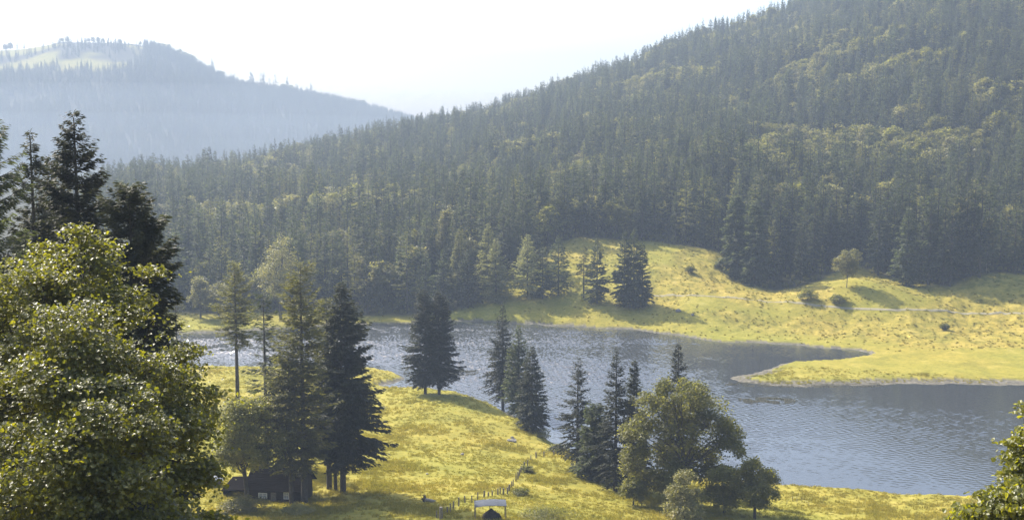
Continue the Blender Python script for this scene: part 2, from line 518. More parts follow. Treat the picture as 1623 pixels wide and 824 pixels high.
def ground_at(x, y):
    return float(height(np.array([x]), np.array([y]))[0])

# the ground sheet
fine = np.arange(-31.0, 31.01, 0.068)
coarse_r = np.arange(33.0, 180.0, 3.0)
ang = np.radians(np.concatenate([-coarse_r[::-1], fine, coarse_r]))
dist = np.concatenate([1.0 * 1.04 ** np.arange(0, 122), np.exp(np.arange(math.log(120), math.log(520), 0.0042)), np.exp(np.arange(math.log(520), math.log(4000), 0.011)), [4000.0]])
dist = np.unique(np.round(dist, 4))
AA, DD = np.meshgrid(ang, dist)
GX, GY = DD * np.sin(AA), DD * np.cos(AA)
GZ, WD, BE, RG, SD = height(GX, GY, True)
nr, nc = GX.shape
V = np.stack([GX, GY, GZ], -1).reshape(-1, 3)
i = np.arange(nr - 1)[:, None] * nc
j = np.arange(nc)[None, :]
Fq = np.stack([i + j, i + (j + 1) % nc, i + nc + (j + 1) % nc, i + nc + j], -1).reshape(-1, 4)
V = np.concatenate([V, [[0, 0, ground_at(0, 0)]]])
jj = np.arange(nc)
Ft = np.stack([np.full(nc, len(V) - 1), (jj + 1) % nc, jj], -1)
gm = mesh_from('ground', V, [Fq[:, ::-1], Ft], [M['ground']], smooth=True)
wood_far = np.where(GY > 1450, sstep(0.4, 0.6, 0.5 + 0.8 * fbm(GX * 0.006, GY * 0.006, 51, 3) + 0.5 * sstep(-1000, -300, GX) - 0.35 * sstep(150, 260, GZ) + 0.25), WD)
wood_far = np.where((GY > 1450) & ((GY < 2150) | (px_of(GX, GY) > 260)), 1.0, wood_far)
for nm, arr in (('woodland', wood_far), ('beach', BE), ('rough', RG)):
    a = gm.attributes.new(nm, 'FLOAT', 'POINT')
    a.data.foreach_set('value', np.concatenate([arr.ravel(), [0.0]]).astype(np.float32))
link('ground', gm, kind='structure', label='sunlit meadow and hillside ground around the mountain lake')
wx_, wy_ = np.arange(-200, 262, 0.26), np.arange(158, 428, 0.26)
WX, WY = np.meshgrid(wx_, wy_)
rw = np.random.RandomState(17)
WZ = np.zeros(WX.shape)
for k in range(26):                                   # wind ripples, running towards the left end of the lake
    lam = 0.80 * 1.030 ** k * (0.9 + 0.2 * rw.rand())
    a_ = R(238) + rw.randn() * 0.75
    kx, ky = 2 * math.pi / lam * math.cos(a_), 2 * math.pi / lam * math.sin(a_)
    WZ += 0.074 * lam / (2 * math.pi) * np.sin(kx * WX + ky * WY + rw.rand() * 6.283)
gust = 0.65 + 0.75 * sstep(-0.35, 0.45, fbm(WX * 0.006 + 0.02 * WY, WY * 0.035, 19, 3))
WZ *= gust * (0.13 + 0.95 * (1 - sstep(5, 75, WX + 12 * fbm(WX * 0.02, WY * 0.03, 20, 2))))   # the wind dies towards the near bay
sdw = lake_sd(WX, WY)
WZ *= 0.25 + 0.75 * sstep(0, 14, -sdw)
wet = sdw < 7
cell = wet[:-1, :-1] | wet[1:, :-1] | wet[:-1, 1:] | wet[1:, 1:]
ci_, cj_ = np.where(cell)
nW = len(wx_)
FW = np.stack([ci_ * nW + cj_, ci_ * nW + cj_ + 1, (ci_ + 1) * nW + cj_ + 1, (ci_ + 1) * nW + cj_], -1)
used, inv = np.unique(FW, return_inverse=True)
WV = np.stack([WX.ravel(), WY.ravel(), WZ.ravel()], -1)[used]
wm = mesh_from('lake', WV, [inv.reshape(-1, 4)], [M['water']], smooth=True)
link('lake', wm, kind='structure', label='blue grey rippled water of the mountain lake')

# the track across the far meadow
tp = [hit(a, b, 300) for a, b in [(1036, 468), (1090, 469), (1150, 472), (1210, 477), (1280, 483), (1340, 488), (1430, 494), (1520, 495.5), (1623, 497), (1750, 499)]]
tp = np.array(tp)
s = np.linspace(0, len(tp) - 1, 220)
px_, py_ = np.interp(s, range(len(tp)), tp[:, 0]), np.interp(s, range(len(tp)), tp[:, 1])
k_ = np.ones(15) / 15
py_ = np.convolve(np.pad(py_, 7, 'edge'), k_, 'valid')
nx, ny = -np.gradient(py_), np.gradient(px_)
ln = np.hypot(nx, ny); nx /= ln; ny /= ln
rowsV = []
for o in (-0.6, -0.2, 0.2, 0.6):
    X, Y = px_ + nx * o, py_ + ny * o
    rowsV.append(np.stack([X, Y, height(X, Y) + 0.10 + (0.03 if abs(o) < 0.5 else -0.05)], -1))
PV = np.stack(rowsV, 1).reshape(-1, 3)
i = np.arange(len(s) - 1)[:, None] * 4
j = np.arange(3)[None, :]
PF = np.stack([i + j, i + 4 + j, i + 5 + j, i + 1 + j], -1).reshape(-1, 4)
link('path', mesh_from('path', PV, [PF], [M['path']], smooth=True), kind='structure', label='pale gravel track running across the far meadow')

# ------------------------------------------------------------------ the air
def volume_box(name, lo, hi, density, aniso, colour, label):
    m = bpy.data.materials.new(name)
    m.use_nodes = True
    t = m.node_tree
    t.nodes.remove(t.nodes['Principled BSDF'])
    v = t.nodes.new('ShaderNodeVolumePrincipled')
    v.inputs['Color'].default_value = (*colour, 1)
    v.inputs['Density'].default_value = density
    v.inputs['Anisotropy'].default_value = aniso
    t.links.new(v.outputs[0], t.nodes['Material Output'].inputs['Volume'])
    b = MB()
    b.box((np.array(lo) + np.array(hi)) / 2, np.array(hi, float) - np.array(lo))
    return b.build(name, m, kind='stuff', label=label)
volume_box('haze', (-4300, -4300, -4.2), (4300, 4300, 375), HAZE_DENSITY, HAZE_ANISO, (0.37, 0.458, 0.59), 'pale blue summer haze filling the valley')

def mist_bank(top, rx, ry, cx, cy):
    # a low dome of denser air lying on the valley floor
    th_, ph_ = np.meshgrid(np.linspace(0, 2 * np.pi, 48, endpoint=False), np.linspace(0.0, np.pi / 2 - 0.03, 12))
    MV = np.stack([cx + rx * np.cos(th_) * np.cos(ph_), cy + ry * np.sin(th_) * np.cos(ph_), -3.0 + (top + 3) * np.sin(ph_)], -1).reshape(-1, 3)
    MF = [(a * 48 + c, a * 48 + (c + 1) % 48, (a + 1) * 48 + (c + 1) % 48, (a + 1) * 48 + c) for a in range(11) for c in range(48)]
    mb_ = MB()
    mb_.add(MV, MF + [tuple(range(48))[::-1], tuple(range(11 * 48, 12 * 48))])
    mm_ = bpy.data.materials['haze'].copy(); mm_.name = 'mist'
    for n_ in mm_.node_tree.nodes:
        if n_.type == 'PRINCIPLED_VOLUME':
            n_.inputs['Density'].default_value = MIST_DENSITY
            n_.inputs['Color'].default_value = (0.48, 0.57, 0.69, 1)
    mb_.build('mist', mm_, kind='stuff', label='low bank of pale morning mist in the valley before the far mountain')
mist_bank(150, 1500, 560, -660, 1820)
mist_bank(105, 1400, 520, -700, 1810)
mist_bank(65, 1300, 480, -740, 1800)

# ------------------------------------------------------------------ trees
def quads_of(P, D, Sd, L, Wd, fold=0.0, up=None):
    """diamond flakes: root P, direction D, side Sd, length L, half width Wd"""
    a = P
    b = P + D * (0.45 * L)[:, None] + Sd * Wd[:, None]
    c = P + D * L[:, None]
    d = P + D * (0.45 * L)[:, None] - Sd * Wd[:, None]
    V = np.stack([a, b, c, d], 1).reshape(-1, 3)
    n = len(P)
    F = np.arange(n * 4).reshape(n, 4)
    return V, F

def unit(v):
    return v / (np.linalg.norm(v, axis=-1, keepdims=True) + 1e-9)

def conifer(seed, H, z0, Rad, nb, nf, fl, fw, power=0.85, droop=0.35, up=0.6, hang=0.25, irr=0.25, spread=1.0, one_side=0.0, wood=False, gap=0.0, bend=0.0):
    """crown flakes and wood of a conifer: whorled branches that rise near the top and droop below"""
    rng = np.random.RandomState(seed)
    u = np.sort(rng.rand(nb)) ** 0.95
    nwh = max(6, int(nb / 5.5))
    u = np.where(rng.rand(nb) < 0.55, np.round(u * nwh) / nwh + rng.randn(nb) * 0.006, u)
    u = np.clip(u, 0, 0.995)
    h = z0 + (H - z0) * u
    az = rng.rand(nb) * 2 * np.pi
    prof = (1 - u) ** power * np.minimum(1, 0.34 + 3.4 * u) + 0.02
    lump = 1 + irr * (np.sin(az * 2 + u * 9 + seed) * 0.5 + np.sin(az * 3 - u * 17 + seed * 2) * 0.4) + irr * rng.randn(nb) * 0.55
    rad = Rad * prof * np.clip(lump, 0.3, 1.5) * (1 + one_side * np.cos(az))
    if gap:
        keep = rng.rand(nb) > gap * (1 - u)
        h, az, rad, u = h[keep], az[keep], rad[keep], u[keep]
        nb = len(h)
    s0 = -0.18 + (up + 0.18) * u ** 1.3 + rng.randn(nb) * 0.08
    out = np.stack([np.cos(az), np.sin(az), 0 * az], -1)
    lat = np.stack([-np.sin(az), np.cos(az), 0 * az], -1)
    def on(sv, r, s0_, uu):
        return s0_ * sv * r - droop * (1 - uu) * sv ** 2 * r + 0.22 * sv ** 3 * r
    # number of flakes grows with the branch
    cnt = np.maximum(3, (nf * (rad / Rad) ** 0.9 + 1)).astype(int)
    ib = np.repeat(np.arange(nb), cnt)
    n = len(ib)
    sv = 0.10 + 0.90 * rng.rand(n) ** 0.75
    r_ = rad[ib]
    P = np.zeros((n, 3))
    P += out[ib] * (sv * r_)[:, None]
    P[:, 2] = h[ib] + on(sv, r_, s0[ib], u[ib])
    side = np.where(rng.rand(n) < 0.5, -1, 1)
    aa = side * (0.25 + 0.75 * rng.rand(n)) * spread
    D = out[ib] * np.cos(aa)[:, None] + lat[ib] * np.sin(aa)[:, None]
    D[:, 2] += s0[ib] * 0.5 - hang * (0.4 + rng.rand(n)) + 0.08 * rng.randn(n)
    D = unit(D)
    L = fl * (0.55 + 0.75 * rng.rand(n)) * np.clip(0.45 + 0.75 * (r_ / Rad), 0.35, 1.1) * (1.15 - 0.45 * sv)
    roll = rng.randn(n) * 0.7
    S0 = unit(np.cross(D, np.array([0, 0, 1.0])))
    S1 = np.cross(S0, D)
    Sd = S0 * np.cos(roll)[:, None] + S1 * np.sin(roll)[:, None]
    P = P + rng.randn(n, 3) * fl * 0.10
    V, Fq = quads_of(P, D, Sd, L, fw * L * (0.7 + 0.6 * rng.rand(n)))
    # leader shoot
    k = 10
    zz = H - np.linspace(0, 0.09 * (H - z0), k)
    D2 = unit(np.stack([np.cos(np.arange(k) * 2.4), np.sin(np.arange(k) * 2.4), np.full(k, 1.3)], -1))
    P2 = np.stack([0 * zz, 0 * zz, zz], -1)
    V2, F2 = quads_of(P2, D2, unit(np.cross(D2, [[0.3, 0.2, 1]])), np.full(k, fl * 0.5), np.full(k, fl * fw * 0.3))
    V, Fq = np.concatenate([V, V2]), np.concatenate([Fq, F2 + len(V)])
    if bend:
        V[:, 0] += bend * (V[:, 2] / H) ** 2 * H
    # wood
    ts = np.linspace(-0.04, 0.99, 9)
    P = np.stack([bend * np.clip(ts, 0, 1) ** 2 * H, 0 * ts, ts * H], -1)
    rb = 0.0115 * H + 0.08
    TV, TF = tube(P, rb * np.clip(1.03 - ts, 0.03, 1.3) ** 0.9 + 0.01, 8)
    if wood:
        for b in range(nb):
            if rad[b] < 0.25 * Rad: continue
            q = np.linspace(0, 0.92, 4)
            PP = out[b][None] * (q * rad[b])[:, None]
            PP[:, 2] = h[b] + on(q, rad[b], s0[b], u[b])
            PP[:, 0] += bend * (PP[:, 2] / H) ** 2 * H
            a, f = tube(PP, (0.012 + 0.010 * rad[b]) * (1.05 - q), 4)
            TF = np.concatenate([TF, f + len(TV)])
            TV = np.concatenate([TV, a])
    return V, Fq, TV, TF

def broadleaf(seed, H, z0, Rx, nclump, nleaf, leaf, nlobe=14, lobe=0.42, Ry=None, flat=0.55, sig=0.11, fold=False, lobes=None, lw=0.36, forks=3, trunk_r=None, droop=0.2, shell=0.35, gapt=-0.42, gfreq=1.5):
    rng = np.random.RandomState(seed)
    Ry = Ry or Rx
    Rz = (H - z0) / 2
    zc = z0 + Rz
    if lobes is None:
        k = np.arange(nlobe) + 0.5
        cz = 1 - 1.75 * k / nlobe
        th = k * 2.39996 + seed
        rr = np.sqrt(np.maximum(0, 1 - cz ** 2)) * (0.62 + 0.16 * rng.randn(nlobe))
        LC = np.stack([rr * np.cos(th) * Rx, rr * np.sin(th) * Ry, zc + cz * Rz * (0.66 + 0.08 * rng.randn(nlobe))], -1)
        LR = (lobe * (0.78 + 0.5 * rng.rand(nlobe)))[:, None] * np.array([[Rx, Ry, Rz * 0.85]])
    else:
        LC = np.array([l[:3] for l in lobes], float)
        LR = np.array([[l[3], l[3], l[3] * 0.9] for l in lobes], float)
    nl = len(LC)
    wts = LR[:, 0] ** 2; wts = wts / wts.sum()
    li = rng.choice(nl, nclump, p=wts)
    dr = unit(rng.randn(nclump, 3))
    dr[:, 2] = np.where(dr[:, 2] < -0.35, -dr[:, 2] * 0.6, dr[:, 2])
    rr = shell + (1.06 - shell) * rng.rand(nclump) ** 0.45
    C = LC[li] + dr * LR[li] * rr[:, None]
    # light and dark hollows: drop clumps inside gaps
    gapn = perlin(C[:, 0] * gfreq / Rx + 7, C[:, 2] * gfreq / Rx + C[:, 1] * gfreq * 0.7 / Rx, seed + 3)
    keep = gapn > gapt
    C, dr, li = C[keep], dr[keep], li[keep]
    n = len(C) * nleaf
    ic = np.repeat(np.arange(len(C)), nleaf)
    off = rng.randn(n, 3) * sig * Rx
    off[:, 2] *= flat
    P = C[ic] + off
    P[:, 2] -= droop * (off[:, 0] ** 2 + off[:, 1] ** 2) / (sig * Rx + 1e-6) * 0.25
    outv = unit(P - np.array([0, 0, zc - 0.4 * Rz]))
    nrm = unit(np.array([0, 0, 0.9]) + 0.55 * outv + 0.6 * rng.randn(n, 3))
    D = unit(np.cross(nrm, rng.randn(n, 3)) + 0.5 * outv - np.array([0, 0, 0.25]))
    Sd = unit(np.cross(D, nrm))
    L = leaf * (0.6 + 0.8 * rng.rand(n))
    Wd = lw * L * (0.8 + 0.4 * rng.rand(n))
    if fold:
        a = P
        up = np.cross(Sd, D) * -1
        cup = (0.10 + 0.25 * rng.rand(n)) * L
        m1 = P + D * (0.30 * L)[:, None]
        b1 = P + D * (0.22 * L)[:, None] + Sd * (Wd * 1.15)[:, None] + nrm * (cup * 0.5)[:, None]
        b2 = P + D * (0.72 * L)[:, None] + Sd * (Wd * 0.85)[:, None] + nrm * (cup * 0.4)[:, None]
        c = P + D * L[:, None] - nrm * (0.12 * L)[:, None]
        d2 = P + D * (0.72 * L)[:, None] - Sd * (Wd * 0.85)[:, None] + nrm * (cup * 0.4)[:, None]
        d1 = P + D * (0.22 * L)[:, None] - Sd * (Wd * 1.15)[:, None] + nrm * (cup * 0.5)[:, None]
        V = np.stack([a, b1, b2, c, d2, d1], 1).reshape(-1, 3)
        o = np.arange(n)[:, None] * 6
        Fq = np.concatenate([o + np.array([[0, 1, 2, 3]]), o + np.array([[0, 3, 4, 5]])])
    else:
        V, Fq = quads_of(P, D, Sd, L, Wd)
    # trunk and limbs
    tr = trunk_r or (0.016 * H + 0.05)
    zt = z0 + 0.30 * (H - z0)
    ts = np.linspace(-0.05, 1, 6)
    wob = rng.randn(2) * 0.02 * H
    TV, TF = tube(np.stack([wob[0] * ts ** 2, wob[1] * ts ** 2, ts * zt], -1), tr * (1.25 - 0.55 * np.clip(ts, 0, 1)), 8)
    for l in range(nl):
        st = np.array([wob[0], wob[1], zt * (0.72 + 0.28 * rng.rand())])
        en = LC[l] + np.array([0, 0, 0.3 * LR[l, 2]])
        q = np.linspace(0, 1, 6)[:, None]
        mid = st + (en - st) * np.array([0.35, 0.35, 0.65])
        PP = (1 - q) ** 2 * st + 2 * q * (1 - q) * mid + q ** 2 * en
        PP[1:-1] += rng.randn(4, 3) * 0.025 * Rx
        a, f = tube(PP, tr * 0.48 * (1.08 - q[:, 0]), 5)
        TF = np.concatenate([TF, f + len(TV)]); TV = np.concatenate([TV, a])
        for b in range(forks):
            s_ = PP[2 + rng.randint(3)]
            e_ = LC[l] + unit(rng.randn(3)) * LR[l] * 0.85
            q2 = np.linspace(0, 1, 4)[:, None]
            Q = s_ + (e_ - s_) * q2
            Q[1:3, 2] += 0.06 * Rx
            a, f = tube(Q, tr * 0.2 * (1.1 - q2[:, 0]), 4)
            TF = np.concatenate([TF, f + len(TV)]); TV = np.concatenate([TV, a])
    return V, Fq, TV, TF

def tree_thing(name, geo, leafm, barkm, loc, rz, label, cat, group=None):
    """an Empty at the foot of the tree with trunk and crown as parts"""
    V, Fq, TV, TF = geo
    e = link(name, None, loc=loc, rz=rz, label=label, cat=cat, group=group)
    link('trunk', mesh_from(name + '_trunk', TV, [TF], [barkm], smooth=True), e)
    link('crown', mesh_from(name + '_crown', V, [Fq], [leafm]), e)
    return e

def one_mesh(name, geo, leafm, barkm):
    V, Fq, TV, TF = geo
    return mesh_from(name, np.concatenate([V, TV]), [np.concatenate([Fq, TF + len(V)])], [leafm, barkm], np.concatenate([np.zeros(len(Fq)), np.ones(len(TF))]))

def top_h(base, row):
    """height of a tree standing at BASE whose tip reaches this row"""
    d = ray(CX, row)
    return EYE[2] + d[2] * base[1] - base[2]

def wide(base, px):
    return px * base[1] / F_PX

# --- templates for the wooded hillside (unit trees, scaled on placing)
T_SPR = [one_mesh('forest_spruce', conifer(100 + k, 27, 1.5, (3.2, 4.6, 3.8, 2.7, 4.2, 3.5, 4.9, 3.0)[k], 170, 28, 1.1, 0.20, (0.75, 0.9, 0.6, 0.7, 0.55, 0.95, 0.8, 0.5)[k], 0.4, 0.55, 0.35, 0.22 + 0.04 * (k % 4), gap=(0, 0, 0.2, 0, 0.1, 0, 0.3, 0)[k]), M['spruce'], M['bark']) for k in range(8)]
T_LAR = [one_mesh('forest_larch', conifer(120 + k, 24, 3.0, 3.6, 110, 20, 1.1, 0.15, 0.62, 0.25, 0.5, 0.25, 0.35), M['larch'], M['bark']) for k in range(3)]
T_BRD = [one_mesh('forest_broadleaf', broadleaf(140 + k, 17, 1.5, 5.4 + 0.6 * (k % 2), 340, 14, 0.72, 12 + k, 0.40, sig=0.085), M['leaf'] if k % 2 else M['leaf_pale'], M['bark']) for k in range(7)]

# --- the wooded hillside
rng = np.random.RandomState(7)
sp = 6.3
gx, gy = np.meshgrid(np.arange(-430, 700, sp), np.arange(385, 1260, sp))
gx = gx.ravel() + rng.uniform(-0.46, 0.46, gx.size) * sp
gy = gy.ravel() + rng.uniform(-0.46, 0.46, gy.size) * sp
pxs = px_of(gx, gy)
ok = (gy > base_y(pxs) + 1.5 + 2.5 * rng.rand(len(gx))) & (gy < ridge_y(pxs) + 45) & (pxs > 60) & (pxs < 1790) & (lake_sd(gx, gy) > 3.0)
for a_, b_, len_ in ((836, 472, 22), (786, 478, 22), (774, 470, 16), (728, 478, 16), (703, 488, 12), (1165, 440, 24), (1342, 456, 40), (1563, 434, 10), (1526, 436, 12), (318, 504, 14), (347, 505, 14), (445, 508, 16), (885, 468, 22)):
    p_ = hit(a_, b_, 300)
    rx_, ry_ = gx - p_[0], gy - p_[1]
    al_ = rx_ * math.sin(SUN_AZ) + ry_ * math.cos(SUN_AZ)
    pe_ = rx_ * math.cos(SUN_AZ) - ry_ * math.sin(SUN_AZ)
    ok &= ~((al_ > -4) & (al_ < len_) & (np.abs(pe_) < (6.5 if a_ < 1200 else 4.0)))
gx, gy, pxs = gx[ok], gy[ok], pxs[ok]
hz = height(gx, gy)
nb_ = fbm(gx * 0.011 + 0.008 * gy, gy * 0.013, 61, 3)
dep = (gy - base_y(pxs)) / (ridge_y(pxs) - base_y(pxs))
pb = 0.12 + 0.85 * sstep(0.10, 0.45, nb_) * sstep(0.06, 0.22, dep) * (1 - 0.5 * sstep(0.9, 1.0, dep))
kind = np.where(rng.rand(len(gx)) < pb, 2, np.where(rng.rand(len(gx)) < 0.2, 1, 0))
var = rng.randint(0, 100, len(gx))
scl = np.where(kind == 2, rng.uniform(0.62, 1.1, len(gx)), np.where(rng.rand(len(gx)) < 0.3, rng.uniform(0.4, 0.75, len(gx)), rng.uniform(0.8, 1.2, len(gx))) * np.where(dep > 0.85, 0.8, 1.0))
rot = rng.rand(len(gx)) * 6.283
# thin out the meadow pocket of trees that would stand where named trees stand
vis_px = F_PX * scl * 25 / gy
size_rank = np.argsort(gy - base_y(pxs))
solo = np.zeros(len(gx), bool)
seen = {0: 0, 1: 0, 2: 0}
in_frame = (pxs > 215) & (pxs < 1640)
for q in size_rank:
    kk = kind[q]
    if in_frame[q] and seen[kk] < (240, 60, 120)[kk]:
        solo[q] = True
        seen[kk] += 1
zones = [(-1e9, 650, 'on the far lakeshore'), (650, 1150, 'above the steep far meadow'), (1150, 1e9, 'behind the grassy mound and track')]
words_ = {0: ('spruce_tree', 'dark slender spruce', 'spruce', 'spruces'), 1: ('larch_tree', 'paler olive larch', 'larch', 'larches'), 2: ('broadleaf_tree', 'round light green broadleaf tree', 'broadleaf tree', 'broadleaf trees')}
for q in np.where(solo)[0]:
    kk = kind[q]
    T = (T_SPR, T_LAR, T_BRD)[kk]
    z_ = [z[2] for z in zones if z[0] <= pxs[q] < z[1]][0]
    nm, lk, ct, pl = words_[kk]
    s_ = float(scl[q])
    link(nm, T[var[q] % len(T)], loc=(gx[q], gy[q], hz[q] - 0.2), rz=float(rot[q]), scale=(s_ * (0.85 + 0.3 * (var[q] % 7) / 6), s_ * (0.85 + 0.3 * (var[q] % 5) / 4), s_),
         label=f'{lk} in the forest front {z_}', cat=ct, group=f'{pl} in the front of the forest {z_}')

for i_ in range(16):  # extra tall spruces added to throw the forest's shadow down the slope
    a_ = 1392 + i_ * 11.5
    y = float(base_y(a_)) - 2.0 + (i_ * 5 % 7)
    x = (a_ - CX) / (F_PX * 0.994) * y
    s_ = 1.20 + 0.04 * (i_ * 3 % 5)
    link('spruce_tree', T_SPR[i_ % 8], loc=(x, y, ground_at(x, y) - 0.2), rz=i_ * 2.1, scale=(s_, s_, s_),
         label=f'dark slender spruce in the forest front {zones[2][2]}', cat='spruce', group=f'spruces in the front of the forest {zones[2][2]}')

def scatter(name, pts, scl, rot, meshes, label, girth=(1.0, 1.0)):
    """one object of stuff: copies of MESHES on these points"""
    colx = bpy.data.collections.new(name + '_kinds')
    for i_, me in enumerate(meshes):
        colx.objects.link(bpy.data.objects.new(name + '_kind', me))
    me = bpy.data.meshes.new(name)
    me.vertices.add(len(pts))
    me.vertices.foreach_set('co', np.asarray(pts, np.float32).ravel())
    for nm, dt, arr in (('size', 'FLOAT', scl), ('turn', 'FLOAT', rot)):
        a = me.attributes.new(nm, dt, 'POINT')
        a.data.foreach_set('value', np.asarray(arr, np.float32))
    o = link(name, me, kind='stuff', label=label)
    ng = bpy.data.node_groups.new(name, 'GeometryNodeTree')
    ng.interface.new_socket('Geometry', in_out='INPUT', socket_type='NodeSocketGeometry')
    ng.interface.new_socket('Geometry', in_out='OUTPUT', socket_type='NodeSocketGeometry')
    N, Lk = ng.nodes, ng.links
    gi, go = N.new('NodeGroupInput'), N.new('NodeGroupOutput')
    ci = N.new('GeometryNodeCollectionInfo')
    ci.inputs['Collection'].default_value = colx
    ci.inputs['Separate Children'].default_value = True
    ci.inputs['Reset Children'].default_value = True
    ip = N.new('GeometryNodeInstanceOnPoints')
    ip.inputs['Pick Instance'].default_value = True
    rv = N.new('FunctionNodeRandomValue'); rv.data_type = 'INT'
    rv.inputs[4].default_value = 0
    rv.inputs[5].default_value = len(meshes) - 1
    def att(nm):
        a = N.new('GeometryNodeInputNamedAttribute'); a.data_type = 'FLOAT'
        a.inputs['Name'].default_value = nm
        return [s_ for s_ in a.outputs if s_.name == 'Attribute' and s_.enabled][0]
    cx_ = N.new('ShaderNodeCombineXYZ')
    Lk.new(att('turn'), cx_.inputs['Z'])
    m2p = N.new('GeometryNodeMeshToPoints')
    Lk.new(gi.outputs[0], m2p.inputs['Mesh'])
    Lk.new(m2p.outputs[0], ip.inputs['Points'])
    Lk.new(ci.outputs[0], ip.inputs['Instance'])
    Lk.new(rv.outputs[2], ip.inputs['Instance Index'])
    Lk.new(cx_.outputs[0], ip.inputs['Rotation'])
    rg_ = N.new('FunctionNodeRandomValue'); rg_.data_type = 'FLOAT'
    rg_.inputs[2].default_value, rg_.inputs[3].default_value = girth
    rg_.inputs['Seed'].default_value = 5
    c3 = N.new('ShaderNodeCombineXYZ'); c3.inputs['Z'].default_value = 1.0
    Lk.new(rg_.outputs[1], c3.inputs['X']); Lk.new(rg_.outputs[1], c3.inputs['Y'])
    vm = N.new('ShaderNodeVectorMath'); vm.operation = 'SCALE'
    Lk.new(c3.outputs[0], vm.inputs[0]); Lk.new(att('size'), vm.inputs['Scale'])
    Lk.new(vm.outputs[0], ip.inputs['Scale'])
    Lk.new(ip.outputs[0], go.inputs[0])
    md = o.modifiers.new('scatter', 'NODES')
    md.node_group = ng
    return o

rest = ~solo
for kk, T, nm, lb in ((0, T_SPR, 'spruce_forest', 'mass of dark spruces covering the hillside above the lake'), (1, T_LAR, 'larch_forest', 'scattered olive larches within the hillside forest'),
                      (2, T_BRD, 'broadleaf_woods', 'light green broadleaf crowns in bands across the wooded hillside')):
    q = rest & (kind == kk)
    scatter(nm, np.stack([gx[q], gy[q], hz[q] - 0.2], -1), scl[q], rot[q], T, lb, (0.75, 1.25))

# --- the far mountain: woods on its flank, single trees along its crest
n = 16000
fx = rng.uniform(-1250, 100, n); fy = np.where(rng.rand(n) < 0.2, rng.uniform(2380, 2492, n), rng.uniform(1650, 2490, n))
fz = height(fx, fy)
fw_ = sstep(0.4, 0.6, 0.5 + 0.8 * fbm(fx * 0.006, fy * 0.006, 51, 3) + 0.5 * sstep(-1000, -300, fx) - 0.35 * sstep(150, 260, fz) + 0.25)
fw_ = np.maximum(fw_, 1.0 * (fy > 2360) * (px_of(fx, fy) > 250))
q = (rng.rand(n) < fw_) & (px_of(fx, fy) > -40) & (fy < np.where(px_of(fx, fy) < 240, np.where(rng.rand(n) < 0.22, 2440, 2230), 2490))
scatter('far_forest', np.stack([fx[q], fy[q], fz[q] - 0.3], -1), rng.uniform(0.5, 0.85, q.sum()) * np.where(fy[q] > 2360, 0.95, 1.0), rng.rand(q.sum()) * 6.28, T_SPR[:3], 'hazy blue forest on the flank of the far mountain')
crest = [(8, 70, 2), (16, 68, 2), (27, 66, 0), (38, 66, 0), (47, 68, 1), (98, 60, 2), (106, 58, 2), (140, 61, 2), (147, 59, 2), (155, 59, 2), (163, 61, 2), (183, 60, 0), (190, 65, 2), (222, 67, 2), (232, 67, 2), (244, 72, 0),
         (252, 69, 2), (259, 69, 2), (267, 71, 2), (276, 75, 1), (284, 75, 2), (292, 76, 2), (299, 78, 2), (305, 81, 2), (335, 92, 0), (338, 95, 1), (351, 112, 2), (366, 112, 1), (372, 115, 1), (386, 126, 0), (397, 113, 0),
         (400, 118, 0), (413, 113, 1), (418, 114, 0), (427, 122, 1), (436, 116, 1), (449, 121, 2), (455, 121, 0), (461, 123, 2), (470, 130, 1), (486, 136, 1), (493, 132, 0), (505, 147, 2), (518, 149, 2), (530, 152, 2), (545, 155, 2), (560, 157, 2), (575, 158, 2),
         (590, 165, 0), (605, 168, 2), (620, 173, 0), (634, 179, 2)]
for i_, (a, b, kk) in enumerate(crest):
    y = FAR - 12 + (i_ * 7 % 11) * 2
    x = at_depth(a, b, y)[0]
    z = ground_at(x, y)
    hgt = max(at_depth(a, b, y)[2] - z, 9.0)
    T = (T_SPR, T_LAR, T_BRD)[kk]
    hh = (25, 24, 16)[kk]
    s_ = min(hgt / hh, 1.25 if kk == 2 else 2.0)
    part = 'bare grassy top' if a < 230 else ('steep shoulder' if a < 330 else 'long descending crest')
    nm, lk, ct, pl = words_[kk]
    lkd = {0: 'hazy pointed spruce', 1: 'hazy thin larch', 2: 'hazy round topped tree'}[kk]
    link(nm, T[i_ % len(T)], loc=(x, y, z - (0.3 if kk < 2 else 0.22 * hh * s_)), rz=i_ * 1.7, scale=(s_ * 1.25, s_ * 1.25, s_ * (1.0 if kk < 2 else 1.2)), label=f'{lkd} on the {part} of the far mountain', cat=ct, group=f'{pl} on the {part} of the far mountain')

# ------------------------------------------------------------------ named trees, far side of the lake
def far_conifer(seed, px, base, top, wpx, label, kind='spruce', z0f=0.04, dens=1.0, group=None, leaf=None, y0=300, power=0.8, base_pt=None, irr=0.25, gap=0.0):
    b = hit(px, base, y0) if base_pt is None else base_pt
    Hh = top_h(b, top)
    geo = conifer(seed, Hh, Hh * z0f, wide(b, wpx) / 2 * 1.15, int(230 * dens), int(36 * dens), 0.055 * Hh, 0.19 if kind == 'spruce' else 0.14, power, 0.4 if kind == 'spruce' else 0.25, 0.55, 0.33, irr, gap=gap)
    return tree_thing(kind + '_tree', geo, leaf or M[kind], M['bark'], (b[0], b[1], ground_at(b[0], b[1]) - 0.15), seed * 1.3, label, kind, group)

